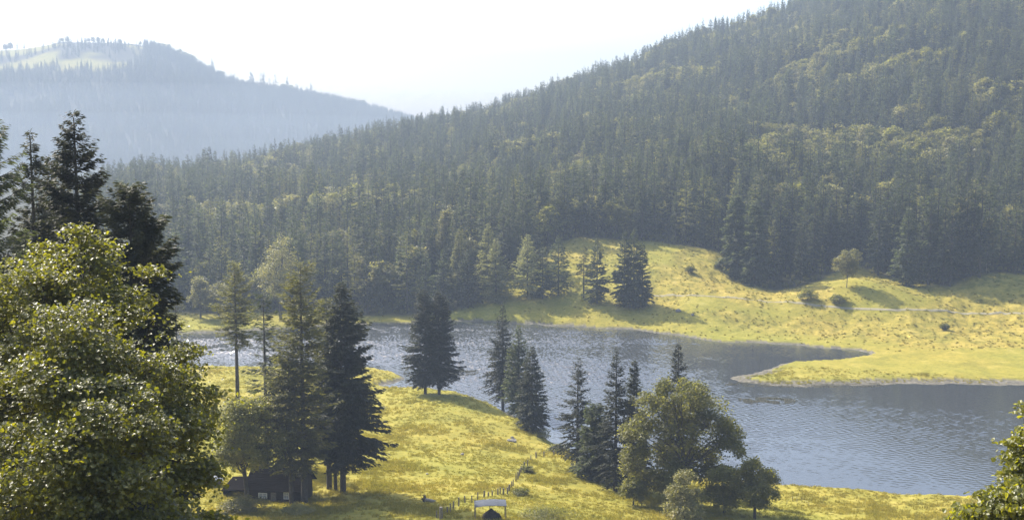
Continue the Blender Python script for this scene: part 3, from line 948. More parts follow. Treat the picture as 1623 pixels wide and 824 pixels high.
far_conifer(301, 885, 468, 374, 52, 'dark spruce on the far meadow bank beside a thin bare-stemmed larch')
far_conifer(302, 925, 472, 386, 24, 'thin larch with bare lower stem between two dark spruces on the far bank', 'larch', 0.42, 0.5)
far_conifer(303, 946, 481, 376, 40, 'slim pointed spruce standing alone left of the dark clump on the far bank')
far_conifer(304, 989, 487, 368, 40, 'left tree of the dark spruce clump casting a long shadow on the far meadow')
far_conifer(305, 1004, 488, 362, 44, 'tallest middle tree of the dark spruce clump on the far meadow')
far_conifer(306, 1018, 487, 385, 30, 'right lower tree of the dark spruce clump on the far meadow')
far_conifer(307, 836, 472, 372, 56, 'sunlit larch standing alone on the far shore beside low dark spruce', 'larch', 0.03, 1.3, leaf=M['sunlit_larch'])
far_conifer(308, 786, 478, 378, 58, 'broad sunlit larch on the far shore above the lake', 'larch', 0.03, 1.3, leaf=M['sunlit_larch'])
far_conifer(309, 774, 470, 355, 44, 'tall sunlit larch behind the broad one on the far shore', 'larch', 0.05, 1.2, leaf=M['sunlit_larch'])
far_conifer(310, 742, 488, 395, 48, 'dark bushy spruce at the waterline of the far shore in front of sunlit larches')
far_conifer(311, 728, 478, 364, 38, 'pale sunlit larch behind the dark bushy spruce on the far shore', 'larch', 0.05, 1.2, leaf=M['sunlit_larch'])
far_conifer(312, 703, 488, 395, 44, 'rounded spruce lit from the left at the waterline of the far shore', 'spruce')
far_conifer(313, 1165, 440, 311, 42, 'tall column shaped spruce at the forest corner beside the far meadow', 'spruce', 0.02, 1.4, power=0.5)
far_conifer(314, 1196, 452, 318, 44, 'dark spruce right beside the column shaped spruce at the forest corner', 'spruce', 0.02, 1.3, power=0.6)
far_conifer(315, 860, 474, 392, 40, 'low dark spruce between the sunlit larches and the far bank spruces')
far_conifer(316, 1436, 452, 330, 46, 'pointed spruce catching light in front of the dark forest right of the mound', 'spruce', 0.03, 1.2)

def far_broad(seed, px, base, top, wpx, label, leaf='leaf_pale', z0f=0.2, name='broadleaf_tree', n=420, size=0.5, y0=300, b=None, bark='bark', tr=None):
    b = hit(px, base, y0) if b is None else b
    Hh = top_h(b, top)
    geo = broadleaf(seed, Hh, Hh * z0f, wide(b, wpx) / 2, n, 14, size, 13, 0.42, trunk_r=tr)
    return tree_thing(name, geo, M[leaf], M[bark], (b[0], b[1], ground_at(b[0], b[1]) - 0.1), seed, label, 'broadleaf tree')
far_broad(331, 1342, 456, 393, 38, 'small sunlit broadleaf tree with open crown standing on the grassy mound', 'leaf_pale', 0.10, tr=0.13, n=520)
far_broad(332, 1563, 434, 346, 28, 'slender yellow green birch with bare leaning trunk against the dark forest', 'leaf_pale', 0.35, 'birch_tree', bark='bark_pale', tr=0.10)
far_broad(333, 1526, 436, 314, 40, 'tall ragged pale tree before the dark forest left of the slender birch', 'leaf_pale', 0.12, tr=0.14)
far_broad(334, 318, 504, 440, 34, 'pale rounded tree on the far shore behind the left lake end', 'leaf_pale', 0.06)
far_broad(335, 347, 505, 446, 46, 'wider grey green tree beside the pale rounded one on the far shore', 'leaf_pale', 0.06)
far_broad(336, 445, 508, 378, 62, 'billowing tall sunlit tree on the far shore behind the cabin larches', 'leaf_pale', 0.05, n=600)
far_broad(337, 710, 440, 322, 26, 'narrow bright tree rising above the sunlit larches on the hillside', 'leaf_pale', 0.1, b=None)

# ------------------------------------------------------------------ trees on the near bank
def near_conifer(seed, px, base, top, wpx, label, kind='spruce', leaf='spruce_dark', z0f=0.06, nb=240, nf=62, power=0.85, irr=0.25, droop=0.38, hang=0.35, fl=None, fw=0.15, gap=0.0, base_pt=None, y0=100, up=0.55, one_side=0.0, bend=0.0, spread=1.0, group=None):
    b = hit(px, base, y0, 330) if base_pt is None else base_pt
    Hh = top_h(b, top)
    geo = conifer(seed, Hh, Hh * z0f, wide(b, wpx) / 2, int(nb * 1.7), nf, fl or 0.8, fw, power, droop, up, hang, irr, spread, one_side, True, gap, bend)
    return tree_thing(kind + '_tree', geo, M[leaf], M['bark'], (b[0], b[1], ground_at(b[0], b[1]) - 0.1), 0.0, label, kind, group)

# twin spruces on the spit
near_conifer(401, 674, 624, 458, 62, 'left trunk of the broad twin spruce pair standing on the grassy spit', power=0.6, irr=0.2, one_side=-0.2, z0f=0.09, nb=330, hang=0.45)
near_conifer(402, 696, 625, 461, 64, 'right trunk of the broad twin spruce pair standing on the grassy spit', power=0.6, irr=0.2, one_side=0.2, z0f=0.09, nb=330, hang=0.45)
# three on the bank
near_conifer(403, 797, 646, 480, 74, 'tall pointed spruce first of the bunch on the lake bank past the twin pair', power=0.95, irr=0.3, droop=0.5, z0f=0.1)
near_conifer(404, 822, 662, 516, 66, 'olive spruce in the middle of the bunch on the lake bank', leaf='spruce', power=0.8, z0f=0.07)
near_conifer(405, 843, 688, 548, 62, 'short dark spruce at the water end of the bunch on the lake bank', power=0.75, z0f=0.04)
# by the big broadleaf
near_conifer(406, 915, 742, 566, 84, 'open branched spruce at the end of the fence by the water', power=0.8, irr=0.35, droop=0.5, z0f=0.05, nb=150, nf=60, fw=0.13)
near_conifer(407, 975, 778, 552, 84, 'tallest open spruce left of the great round broadleaf tree', power=0.85, irr=0.32, droop=0.5, z0f=0.06, nb=190, nf=60)
near_conifer(408, 1003, 776, 570, 56, 'narrow dark spruce tucked against the great round broadleaf tree', power=0.75, z0f=0.05)
near_conifer(409, 945, 760, 640, 70, 'low olive larch between the two open spruces by the water', 'larch', 'spruce', power=0.55, z0f=0.05, irr=0.35)
near_conifer(410, 1072, 775, 543, 82, 'spruce whose pointed tip rises behind the great round broadleaf tree', power=0.9, z0f=0.1)
# by the cabin
near_conifer(411, 379, 720, 414, 78, 'larch with long bare trunk and thin high crown left of the cabin trees', 'larch', 'larch', 0.57, 150, 56, 0.7, 0.3, 0.2, 0.2, 0.8, 0.10)
near_conifer(412, 424, 765, 464, 74, 'slim spruce with sparse drooping boughs between the two larches at the cabin', 'spruce', 'spruce', 0.12, 120, 46, 0.45, 0.5, 0.3, 0.35, 0.9, 0.11, 0.3)
near_conifer(413, 483, 799, 418, 108, 'tallest straight larch rising beside the dark cabin', 'larch', 'larch', 0.15, 290, 60, 0.40, 0.3, 0.22, 0.25, 0.9, 0.10, 0.2)
near_conifer(414, 522, 775, 474, 80, 'olive larch squeezed between the tall larch and the dark spruce', 'larch', 'larch', 0.18, 220, 56, 0.5, 0.3, 0.25, 0.3, 0.9, 0.11, 0.1)
near_conifer(415, 544, 781, 447, 130, 'massive dark spruce at the right of the cabin casting a long shadow', 'spruce', 'spruce_dark', 0.13, 420, 84, 0.72, 0.24, 0.4, 0.4, 0.95, 0.16, one_side=0.18)
near_conifer(416, 532, 778, 600, 66, 'lower dark spruce hidden behind the trunk of the massive spruce', 'spruce', 'spruce_dark', 0.28, 120, 50, 0.7, 0.24)
near_conifer(417, 462, 800, 560, 104, 'small feathery larch in front of the tall larch trunk', 'larch', 'larch', 0.22, 190, 54, 0.4, 0.4, 0.3, 0.4, 0.8, 0.11, 0.15)
near_conifer(418, 283, 640, 462, 70, 'grey thin larch seen beyond the dark spruces at the lake end', 'larch', 'larch', 0.1, 110, 36, 0.6, 0.35, 0.3, 0.2, 0.8, 0.09, 0.3)

def near_broad(seed, px, base, top, wpx, label, leaf='leaf', z0f=0.12, nclump=1100, nleaf=22, size=0.34, nlobe=18, lobe=0.38, base_pt=None, name='broadleaf_tree', sig=0.085, bark='bark', cat='broadleaf tree', y0=100):
    b = hit(px, base, y0, 330) if base_pt is None else base_pt
    Hh = top_h(b, top)
    geo = broadleaf(seed, Hh, Hh * z0f, wide(b, wpx) / 2, nclump, nleaf, size, nlobe, lobe, sig=sig, lw=0.42)
    return tree_thing(name, geo, M[leaf], M[bark], (b[0], b[1], ground_at(b[0], b[1]) - 0.1), 0.0, label, cat)
def lobed_tree(seed, px, base, lobes_px, label, leaf, n, nleaf, size, sig=0.05, name='broadleaf_tree', z0=1.0, rx=None):
    b = hit(px, base, 100, 330)
    b[2] = ground_at(b[0], b[1])
    L = []
    for k, (a, c, r) in enumerate(lobes_px):
        dy = ((k * 37) % 11 - 5) / 5 * r * b[1] / F_PX * 0.9
        p = at_depth(a, c, b[1] + dy)
        L.append((p[0] - b[0], p[1] - b[1], p[2] - b[2], r * b[1] / F_PX))
    Hh = max(l[2] + l[3] for l in L)
    geo = broadleaf(seed, Hh, z0, rx or wide(b, 95), n, nleaf, size, lobes=L, sig=sig, lw=0.42, shell=0.5, gapt=-0.3, gfreq=2.6, flat=0.6)
    return tree_thing(name, geo, M[leaf], M['bark'], (b[0], b[1], b[2] - 0.1), 0.0, label, 'broadleaf tree')
lobed_tree(431, 1082, 802, [(1080, 634, 36), (1040, 652, 38), (1116, 656, 38), (1020, 690, 34), (1075, 688, 46), (1142, 690, 34), (1010, 722, 24), (1052, 735, 38), (1102, 730, 40), (1152, 712, 24), (1024, 765, 30), (1072, 768, 34), (1002, 744, 15), (1130, 752, 26),
           (1060, 615, 20), (1100, 622, 22), (1162, 704, 14), (1004, 690, 16), (1128, 672, 30)], 'great round olive green broadleaf tree beside the lake', 'leaf', 2600, 22, 0.33)
lobed_tree(432, 1086, 823, [(1086, 758, 15), (1074, 784, 20), (1096, 788, 20), (1086, 812, 25), (1062, 806, 12), (1108, 810, 12)], 'small pale leafed tree in front of the great round broadleaf', 'leaf_pale', 620, 20, 0.26, 0.10, rx=3.0, z0=0.3)
lobed_tree(433, 1196, 822, [(1194, 742, 18), (1176, 758, 20), (1213, 760, 20), (1196, 778, 26), (1220, 782, 13), (1172, 786, 14), (1202, 796, 14)], 'rounded dark green tree at the right end of the lakeside group', 'leaf', 800, 22, 0.28, 0.10, rx=3.6)
lobed_tree(434, 1148, 814, [(1146, 756, 22), (1160, 778, 22), (1130, 784, 20), (1150, 796, 18)], 'small tree between the great broadleaf and the rounded dark green one', 'leaf', 520, 20, 0.28, 0.10, rx=3.2)
near_broad(435, 1004, 800, 756, 44, 'low shrubby tree at the foot of the great round broadleaf', 'leaf', 0.02, 260, 18, 0.28, 10, 0.42)
near_broad(436, 392, 802, 618, 116, 'dense dark leafed tree growing in front of the cabin', 'leaf', 0.10, 1300, 20, 0.30, 16, 0.38)

# ------------------------------------------------------------------ foreground trees
def fore_spot(px, y):
    x = (px - CX) / F_PX * y
    return np.array([x, y, ground_at(x, y)])
def fore_conifer(seed, px, y, top, wpx, label, kind='spruce', leaf='spruce_dark', **kw):
    return near_conifer(seed, px, 0, top, wpx, label, kind, leaf, base_pt=fore_spot(px, y), **kw)
fore_conifer(505, 84, 74, 246, 190, 'lower dark spruce filling the gap behind the two spires', z0f=0.05, nb=300, nf=110, fl=0.65, fw=0.14, power=0.6, irr=0.35, droop=0.5, hang=0.45)
fore_conifer(501, 122, 66, 176, 235, 'tallest near spruce with tufted pointed top at the left', z0f=0.05, nb=400, nf=150, fl=0.62, fw=0.14, power=0.75, irr=0.42, droop=0.5, hang=0.45, up=0.5)
fore_conifer(502, 52, 70, 206, 190, 'near spruce with thin spire beside the tallest one', z0f=0.05, nb=300, nf=130, fl=0.62, fw=0.13, power=0.85, irr=0.35, droop=0.5, hang=0.45)
fore_conifer(503, 205, 62, 298, 170, 'broad blunt topped near spruce overhanging the leafy tree', z0f=0.05, nb=360, nf=170, fl=0.60, fw=0.13, power=0.42, irr=0.35, droop=0.4, hang=0.5, up=0.75)
fore_conifer(504, -28, 58, 150, 250, 'near larch with drooping olive boughs cut by the picture edge', 'larch', 'spruce', z0f=0.05, nb=260, nf=150, fl=0.55, fw=0.09, power=0.6, irr=0.4, droop=0.5, hang=0.6, gap=0.3)

def maple(seed, y, lobes_px, label, n, nleaf, leaf, name='leafy_tree', foot_px=None, sig=0.055, slope=8.5):
    """lobes given as (px, row, radius in px, depth offset) around the tree's own foot"""
    fp = fore_spot(foot_px, y)
    L = []
    for (a, b, r, dy) in lobes_px:
        dy = dy - max(0.0, b - 400) / 450 * slope
        p = at_depth(a, b, y + dy)
        L.append((p[0] - fp[0], p[1] - fp[1], p[2] - fp[2], r * (y + dy) / F_PX))
    Hh = max(l[2] + l[3] for l in L)
    geo = broadleaf(seed, Hh, Hh * 0.15, 5.5, n, nleaf, leaf, lobes=L, sig=sig, fold=True, lw=0.40, forks=6, flat=0.28, trunk_r=0.2, shell=0.58, gapt=-0.20, gfreq=4.2)
    return tree_thing(name, geo, M['leaf_near'], M['bark'], (fp[0], fp[1], fp[2] - 0.1), 0.0, label, 'leafy tree')
maple(511, 38.0, [(120, 430, 62, 0), (45, 470, 75, -1.5), (190, 500, 62, 0.5), (-40, 520, 100, 0.5), (110, 560, 100, -2), (215, 600, 88, 0), (20, 640, 110, -2.5), (150, 690, 110, -2), (255, 690, 72, 0.5), (60, 760, 120, -2), (210, 780, 90, -1), (295, 655, 40, 1), (285, 770, 45, 0.5), (265, 590, 42, 1.2), (-90, 680, 120, 1), (100, 860, 120, 0), (240, 880, 90, 0), (140, 392, 30, 0.3), (125, 500, 70, 2), (60, 600, 90, 2.5), (180, 650, 90, 2.5), (128, 366, 15, 0), (236, 432, 17, 0.4), (74, 398, 20, 0), (262, 512, 17, 0.5), (300, 552, 15, 0.8), (330, 622, 17, 1), (340, 690, 15, 1), (12, 402, 20, 0), (322, 740, 22, 0.6)],
      'large glossy leafed tree filling the near slope before dark spruces', 3700, 36, 0.108, foot_px=110, sig=0.05)
maple(512, 33.0, [(1628, 690, 32, 0), (1640, 656, 24, 0.3), (1654, 740, 56, 0), (1582, 802, 34, 0), (1628, 800, 56, -0.5), (1680, 800, 80, 0.5), (1560, 850, 60, 0.4), (1640, 870, 90, 0)],
      'glossy leafed sapling top at the edge of the near slope before open water', 700, 34, 0.13, foot_px=1640, sig=0.03, slope=2.0)
maple(513, 34.0, [(330, 846, 40, 0), (280, 850, 40, 0.4), (220, 856, 40, 0), (362, 858, 28, 0)], 'low pale leafed bush under the large glossy tree', 220, 30, 0.13, 'leafy_bush', 290, 0.03, slope=1.0)

# ------------------------------------------------------------------ the cabin under the trees
cb = hit(446, 789, 100, 300)
cz = ground_at(cb[0], cb[1])
cab = link('wooden_cabin', None, loc=(cb[0], cb[1], cz - 0.15), rz=R(-8), scale=0.9, label='dark wooden cabin with broad gable roof half hidden under the trees', cat='cabin')
b = MB()
for zz in np.arange(0.05, 2.9, 0.24):                      # log walls
    b.box((0, 0, zz), (8.6, 6.0, 0.225))
    b.box((0, 0, zz + 0.115), (8.52, 5.92, 0.06))
b.build('wall', M['wood_dark'], cab)
b = MB()
for sgn in (-1, 1):
    P = [(-4.3, sgn * 2.99, 2.9), (4.3, sgn * 2.99, 2.9)]
b.add([(-4.28, -2.95, 2.86), (-4.28, 2.95, 2.86), (-4.28, 0, 5.1), (-4.2, -2.95, 2.86), (-4.2, 2.95, 2.86), (-4.2, 0, 5.1)], [(0, 1, 2), (5, 4, 3), (0, 2, 5, 3), (1, 4, 5, 2), (0, 3, 4, 1)])
b.add([(4.28, -2.95, 2.86), (4.28, 2.95, 2.86), (4.28, 0, 5.1), (4.2, -2.95, 2.86), (4.2, 2.95, 2.86), (4.2, 0, 5.1)], [(2, 1, 0), (3, 4, 5), (3, 5, 2, 0), (2, 5, 4, 1), (1, 4, 3, 0)])
b.build('gable', M['wood_dark'], cab)
b = MB()
pitch = math.atan2(2.3, 3.0)
for sgn in (-1, 1):
    y0, z0, y1, z1 = sgn * 3.75, 2.32, 0.0, 5.22
    for k in range(14):
        a0, a1 = k / 14, (k + 1.15) / 14
        lift = 0.05
        Y0, Z0, Y1, Z1 = y0 + (y1 - y0) * a0, z0 + (z1 - z0) * a0 + lift, y0 + (y1 - y0) * min(a1, 1), z0 + (z1 - z0) * min(a1, 1)
        V8 = [(-4.9, Y0, Z0), (4.9, Y0, Z0), (4.9, Y1, Z1 + 0.02), (-4.9, Y1, Z1 + 0.02), (-4.9, Y0, Z0 + 0.1), (4.9, Y0, Z0 + 0.1), (4.9, Y1, Z1 + 0.09), (-4.9, Y1, Z1 + 0.09)]
        b.add(V8, [(3, 2, 1, 0), (4, 5, 6, 7), (0, 1, 5, 4), (1, 2, 6, 5), (2, 3, 7, 6), (3, 0, 4, 7)])
rf = b.build('roof', M['roof'], cab)
b = MB()
b.box((1.6, 0.5, 5.35), (0.62, 0.62, 1.3)); b.box((1.6, 0.5, 6.04), (0.8, 0.8, 0.1))
b.build('chimney', M['rock'], rf)
for (wx, w, h, zc) in ((-2.0, 1.35, 0.75, 1.45), (1.9, 0.75, 1.05, 1.6)):
    f = MB()
    for sx in (-1, 1):
        f.box((wx + sx * (w / 2), -3.04, zc), (0.10, 0.12, h + 0.10))
    for sz in (-1, 1):
        f.box((wx, -3.035, zc + sz * h / 2), (w + 0.1, 0.10, 0.10))
    f.box((wx, -3.03, zc), (0.06, 0.08, h)); f.box((wx, -3.03, zc + 0.1), (w, 0.075, 0.05))
    fr = f.build('window', M['white'], cab)
    g = MB(); g.box((wx, -3.012, zc), (w - 0.02, 0.03, h - 0.02)); g.build('pane', M['glass'], fr)
b = MB(); b.box((-0.2, -3.05, 1.02), (0.95, 0.09, 1.98))
for k in range(6): b.box((-0.2 - 0.4 + k * 0.16, -3.10, 1.02), (0.14, 0.02, 1.94))
dr_ = b.build('door', M['wood_grey'], cab)
b = MB(); b.box((0.18, -3.14, 1.0), (0.05, 0.06, 0.18)); b.build('handle', M['wire'], dr_)
# low shed roof on its left
b = MB()
b.add([(-9.2, -2.6, 1.75), (-4.35, -2.6, 2.0), (-4.35, 2.6, 2.75), (-9.2, 2.6, 2.5), (-9.2, -2.6, 1.85), (-4.35, -2.6, 2.1), (-4.35, 2.6, 2.85), (-9.2, 2.6, 2.6)], [(3, 2, 1, 0), (4, 5, 6, 7), (0, 1, 5, 4), (1, 2, 6, 5), (2, 3, 7, 6), (3, 0, 4, 7)])
b.build('shed_roof', M['roof'], cab)
b = MB()
b.box((-6.75, 2.3, 0.9), (4.7, 0.12, 2.6)); b.box((-9.0, 0, 0.85), (0.12, 4.4, 1.9))
b.build('shed_wall', M['wood_dark'], cab)

# bright sheet over stacked firewood at the left end
sb = hit(338, 770, 100, 300)
st_ = link('covered_woodstack', None, loc=(sb[0], sb[1], ground_at(sb[0], sb[1])), rz=R(20), label='firewood stack under a bright silver sheet at the cabin side', cat='wood stack')
b = MB()
rs = np.random.RandomState(3)
for k in range(40):
    b.tube([(-1.1 + (k % 10) * 0.24 + rs.rand() * 0.03, -0.5, 0.14 + (k // 10) * 0.24), (-1.1 + (k % 10) * 0.24, 0.5, 0.14 + (k // 10) * 0.24)], 0.115, 7)
b.build('logs', M['wood_grey'], st_)
gx_, gy_ = np.meshgrid(np.linspace(-1.4, 1.4, 15), np.linspace(-1.1, 1.1, 9))
gz_ = 1.75 - 0.24 * gy_ ** 2 - 0.10 * gx_ + 0.06 * np.sin(gx_ * 5 + gy_ * 2) + 0.30 * (gy_ < 0) * gy_
V = np.stack([gx_, gy_, gz_], -1).reshape(-1, 3)
V2 = V - [0, 0, 0.03]
i = np.arange(8)[:, None] * 15; j = np.arange(14)[None]
Fq = np.stack([i + j, i + j + 1, i + 16 + j, i + 15 + j], -1).reshape(-1, 4)
link('sheet', mesh_from('sheet', np.concatenate([V, V2]), [Fq, Fq[:, ::-1] + len(V)], [M['tarp']], smooth=True), st_)

# ------------------------------------------------------------------ shelter in the meadow
hb_ = hit(777, 823, 90, 300)
she = link('feeding_shelter', None, loc=(hb_[0], hb_[1], ground_at(hb_[0], hb_[1])), rz=R(4), label='small open shelter with curved grey sheet roof on thin posts', cat='shelter')
wS = wide(hb_, 52)
hS = wide(hb_, 32)
arch_n = 14
V, Fq = [], []
for k in range(arch_n + 1):
    t = k / arch_n
    xx = -wS / 2 + wS * t
    zz = hS * (0.86 + 0.055 * math.sin(math.pi * min(1, t * 1.05)) + 0.04 * t)
    for yy, dz in ((-1.1, -0.16), (-0.6, 0.0), (0, 0.06), (0.6, 0.06), (1.1, 0.02)):
        V.append((xx, yy, zz + dz + 0.02 * math.sin(k * 2.1)))
V = np.array(V)
i = np.arange(arch_n)[:, None] * 5; j = np.arange(4)[None]
Fq = np.stack([i + j, i + 5 + j, i + 6 + j, i + 1 + j], -1).reshape(-1, 4)
n0 = len(V)
link('roof', mesh_from('curved_roof', np.concatenate([V, V - [0, 0, 0.04]]), [Fq, Fq[:, ::-1] + n0], [M['metal']], smooth=True), she)
for sx, sy in ((-1, -1), (1, -1), (-1, 1), (1, 1), (0, 1)):
    b = MB(); b.tube([(sx * (wS / 2 - 0.08), sy * 1.05, -0.4), (sx * (wS / 2 - 0.1), sy * 1.05, hS * (0.83 if sy < 0 else 0.93) + (0.12 if sx == 0 else 0))], 0.055, 7)
    b.build('post', M['wood_grey'], she)
hp = MB()
nn, mm = 26, 11
V = []
rs = np.random.RandomState(9)
for a in range(mm):
    ph = a / (mm - 1)
    for c in range(nn):
        th = c / nn * 2 * math.pi
        r = (1 - ph ** 1.5) * (1 + 0.10 * math.sin(3 * th + 1) + 0.06 * rs.randn())
        V.append((r * math.cos(th) * wS * 0.34, r * math.sin(th) * 1.15, -0.3 + (hS * 0.72) * ph ** 0.8 + 0.03 * rs.randn()))
Fq = [(a * nn + c, a * nn + (c + 1) % nn, (a + 1) * nn + (c + 1) % nn, (a + 1) * nn + c) for a in range(mm - 1) for c in range(nn)]
hp.add(V, Fq)
hp.build('hay_heap', M['heap'], None, smooth=True, loc=(hb_[0] + 0.1, hb_[1] - 0.1, ground_at(hb_[0], hb_[1])), label='dark old hay heap under the curved sheet roof', cat='heap')

# ------------------------------------------------------------------ fences
def fence(posts, label, heights, thick=0.11, wires=(0.45, 0.85)):
    pts = [hit(a, b, 90, 320) for a, b in posts]
    o = pts[0]
    e = link('pasture_fence', None, loc=(o[0], o[1], ground_at(o[0], o[1])), label=label, cat='fence')
    rs = np.random.RandomState(5)
    tops = []
    for k, p in enumerate(pts):
        z = ground_at(p[0], p[1])
        rel = np.array([p[0] - o[0], p[1] - o[1], z - ground_at(o[0], o[1])])
        h = wide(p, heights[k % len(heights)])
        b = MB()
        lean = rs.randn(2) * 0.04
        r_ = thick * (0.8 + 0.5 * rs.rand()) * (2.2 if (k in (1,) and len(pts) > 10) else 1)
        b.tube([rel - [0, 0, 0.3], rel + [lean[0] * 0.5, lean[1] * 0.5, h * 0.5], rel + [lean[0], lean[1], h]], [r_, r_, r_ * 0.85], 7)
        b.build('post', M['wood_grey'], e)
        tops.append((rel, h))
    for wz in wires:
        b = MB()
        b.tube([r + [0, 0, h * wz] for r, h in tops], 0.008, 4)
        b.build('wire', M['wire'], e)
    return e
fence([(692, 821), (699, 822), (709, 814), (714, 812), (719, 807), (727, 802), (737, 797), (748, 796), (757, 791), (767, 788), (774, 786), (780, 785), (789, 784), (793, 783), (798, 784), (804, 783), (807, 778), (811, 773), (813, 770), (818, 763), (821, 760), (823, 755), (826, 749), (831, 744), (836, 738), (841, 730), (850, 726), (862, 724), (878, 722)],
      'weathered post and wire fence running down the meadow to the water', [12, 20, 12, 15, 14, 15, 12, 12, 12, 11, 7, 8, 10, 11, 11, 11, 11, 11, 11, 13, 13, 12, 11, 13, 10, 9, 10, 9, 8])
fence([(1247, 800), (1256, 794), (1263, 796), (1271, 797), (1282, 803)], 'short line of small stakes at the lakeside right of the tree group', [9, 8, 10, 9, 8], 0.04, (0.8,))

# ------------------------------------------------------------------ rocks, logs, bushes
def rock_mesh(seed, r, sq=0.7):
    rs = np.random.RandomState(seed)
    import bmesh
    bm = bmesh.new()
    bmesh.ops.create_icosphere(bm, subdivisions=3, radius=1.0)
    pl = unit(rs.randn(9, 3)); of = 0.55 + 0.4 * rs.rand(9)
    for v in bm.verts:
        c = np.array(v.co)
        for p_, o_ in zip(pl, of):
            dd = c @ p_
            if dd > o_: c = c - p_ * (dd - o_)
        c = c * (1 + 0.05 * rs.randn())
        v.co = (c[0] * r, c[1] * r * 0.85, c[2] * r * sq)
    me = bpy.data.meshes.new('boulder')
    bm.to_mesh(me); bm.free()
    me.materials.append(M['rock'])
    return me
def boulder(seed, px, row, rpx, label, y0=100, y1=470, group=None):
    p = hit(px, row, y0, y1)
    r = wide(p, rpx)
    return link('boulder', rock_mesh(seed, r), loc=(p[0], p[1], ground_at(p[0], p[1]) + 0.25 * r), rz=seed, label=label, cat='boulder', group=group)
boulder(1, 814, 700, 6.0, 'largest grey boulder of the pair on the sunny knoll near the water')
boulder(2, 807, 699, 4.0, 'smaller grey boulder leaning at the side of the larger on the knoll')
boulder(3, 812, 695, 3.5, 'small boulder tucked behind the larger one on the knoll')
boulder(4, 733, 721, 3.6, 'lone small grey boulder in the middle of the sunny meadow')
boulder(5, 677, 752, 2.6, 'little stone in the meadow above the massive spruce shadow')
boulder(6, 1075, 494, 4.5, 'dark boulder beside the long spruce shadow on the far meadow', 300)
boulder(7, 1098, 500, 3.5, 'dark boulder just beyond the tip of the long spruce shadow', 300)

p = hit(682, 796, 90, 300)
lg = link('fallen_log', None, loc=(p[0], p[1], ground_at(p[0], p[1])), rz=R(-20), label='bleached cut log lying by a dark root at the shadow edge', cat='log')
b = MB(); b.tube([(-0.8, 0, 0.3), (-0.1, 0.03, 0.27), (0.8, 0, 0.2)], [0.25, 0.24, 0.2], 10); b.build('stem', M['bark_pale'], lg, smooth=True)
b = MB()
for k in range(7):
    a = k * 0.9
    b.tube([(-0.8, 0, 0.35), (-0.95, 0.45 * math.cos(a), 0.4 + 0.45 * math.sin(a)), (-1.05, 0.75 * math.cos(a + 0.2), 0.4 + 0.7 * abs(math.sin(a + 0.2)))], [0.16, 0.1, 0.04], 6)
b.build('root', M['bark'], lg)

def bush(seed, px, row, wpx, hpx, label, leaf='leaf', y0=100, y1=470, n=160, size=0.22):
    p = hit(px, row, y0, y1)
    w, h = wide(p, wpx) / 2, wide(p, hpx)
    V, Fq, TV, TF = broadleaf(seed, h, 0.02, w, n, 16, size, 9, 0.45, sig=0.13)
    e = link('bush', None, loc=(p[0], p[1], ground_at(p[0], p[1]) - 0.05), rz=0.0, label=label, cat='bush')
    link('stem', mesh_from('bush_stem', TV, [TF], [M['bark']]), e)
    link('crown', mesh_from('bush_crown', V, [Fq], [M[leaf]]), e)
bush(601, 862, 822, 90, 17, 'wide low dark bush right of the curved roof shelter', 'leaf', 90, n=420, size=0.16)
bush(602, 836, 748, 18, 10, 'small bush at the foot of the fence posts in the meadow')
bush(603, 826, 784, 26, 9, 'flat dark bush right of the shelter beside the fence')
bush(604, 1280, 476, 30, 18, 'dark bush against the forest shadow at the left foot of the mound', 'leaf', 300, size=0.4)
bush(605, 1330, 482, 24, 14, 'dark bush at the track below the sunlit tree on the mound', 'leaf', 300, size=0.4)
bush(606, 1498, 522, 12, 9, 'single dark bush on the flat far meadow below the track', 'leaf', 300, size=0.4)
bush(607, 1140, 424, 14, 9, 'small dark bush on the steep far meadow near the forest corner', 'leaf', 300, size=0.35)
bush(608, 1095, 432, 16, 10, 'low dark bush on the slope above the long spruce shadow', 'leaf', 300, size=0.35)
bush(609, 470, 815, 46, 14, 'weedy green bush in the grass before the cabin', 'leaf_pale', 90, n=260, size=0.18)
bush(610, 385, 812, 70, 24, 'broad yellow green weed clump between the leafy tree and the cabin', 'leaf_pale', 90, n=420, size=0.18)
bush(611, 885, 716, 36, 9, 'dark bush on the bank at the end of the fence', 'leaf', 100)
bush(612, 852, 692, 40, 14, 'dark bush in the shade under the short spruce by the water', 'leaf', 100)

# ------------------------------------------------------------------ grass, tussocks, reeds
def tuft_mesh(seed, n, h, spread, w, mat, lean=0.5):
    rs = np.random.RandomState(seed)
    a = rs.rand(n) * 6.283
    r = spread * np.sqrt(rs.rand(n))
    P = np.stack([r * np.cos(a), r * np.sin(a), -0.04 + 0 * a], -1)
    b = rs.rand(n) * 6.283
    hh = h * (0.5 + 0.7 * rs.rand(n))
    D = np.stack([np.cos(b) * lean * hh * rs.rand(n), np.sin(b) * lean * hh * rs.rand(n), hh], -1)
    Sd = np.stack([-np.sin(b), np.cos(b), 0 * b], -1) * (w * (0.7 + 0.6 * rs.rand(n)))[:, None]
    V = np.stack([P - Sd, P + Sd, P + D * 0.6 + Sd * 0.8, P + D, P + D * 0.6 - Sd * 0.8], 1).reshape(-1, 3)
    o = np.arange(n)[:, None] * 5
    return mesh_from('tuft', V, [o + np.array([[0, 1, 2, 4]]), o + np.array([[4, 2, 3]])], [mat])
rng = np.random.RandomState(33)
n = 9000
ux, uy = rng.uniform(-300, 380, n), rng.uniform(386, 500, n)
q = (wooded(ux, uy) > 0.55) & (uy < base_y(px_of(ux, uy)) + 42) & (lake_sd(ux, uy) > 2.0) & (np.abs(px_of(ux, uy) - 850) < 850)
ux, uy = ux[q], uy[q]
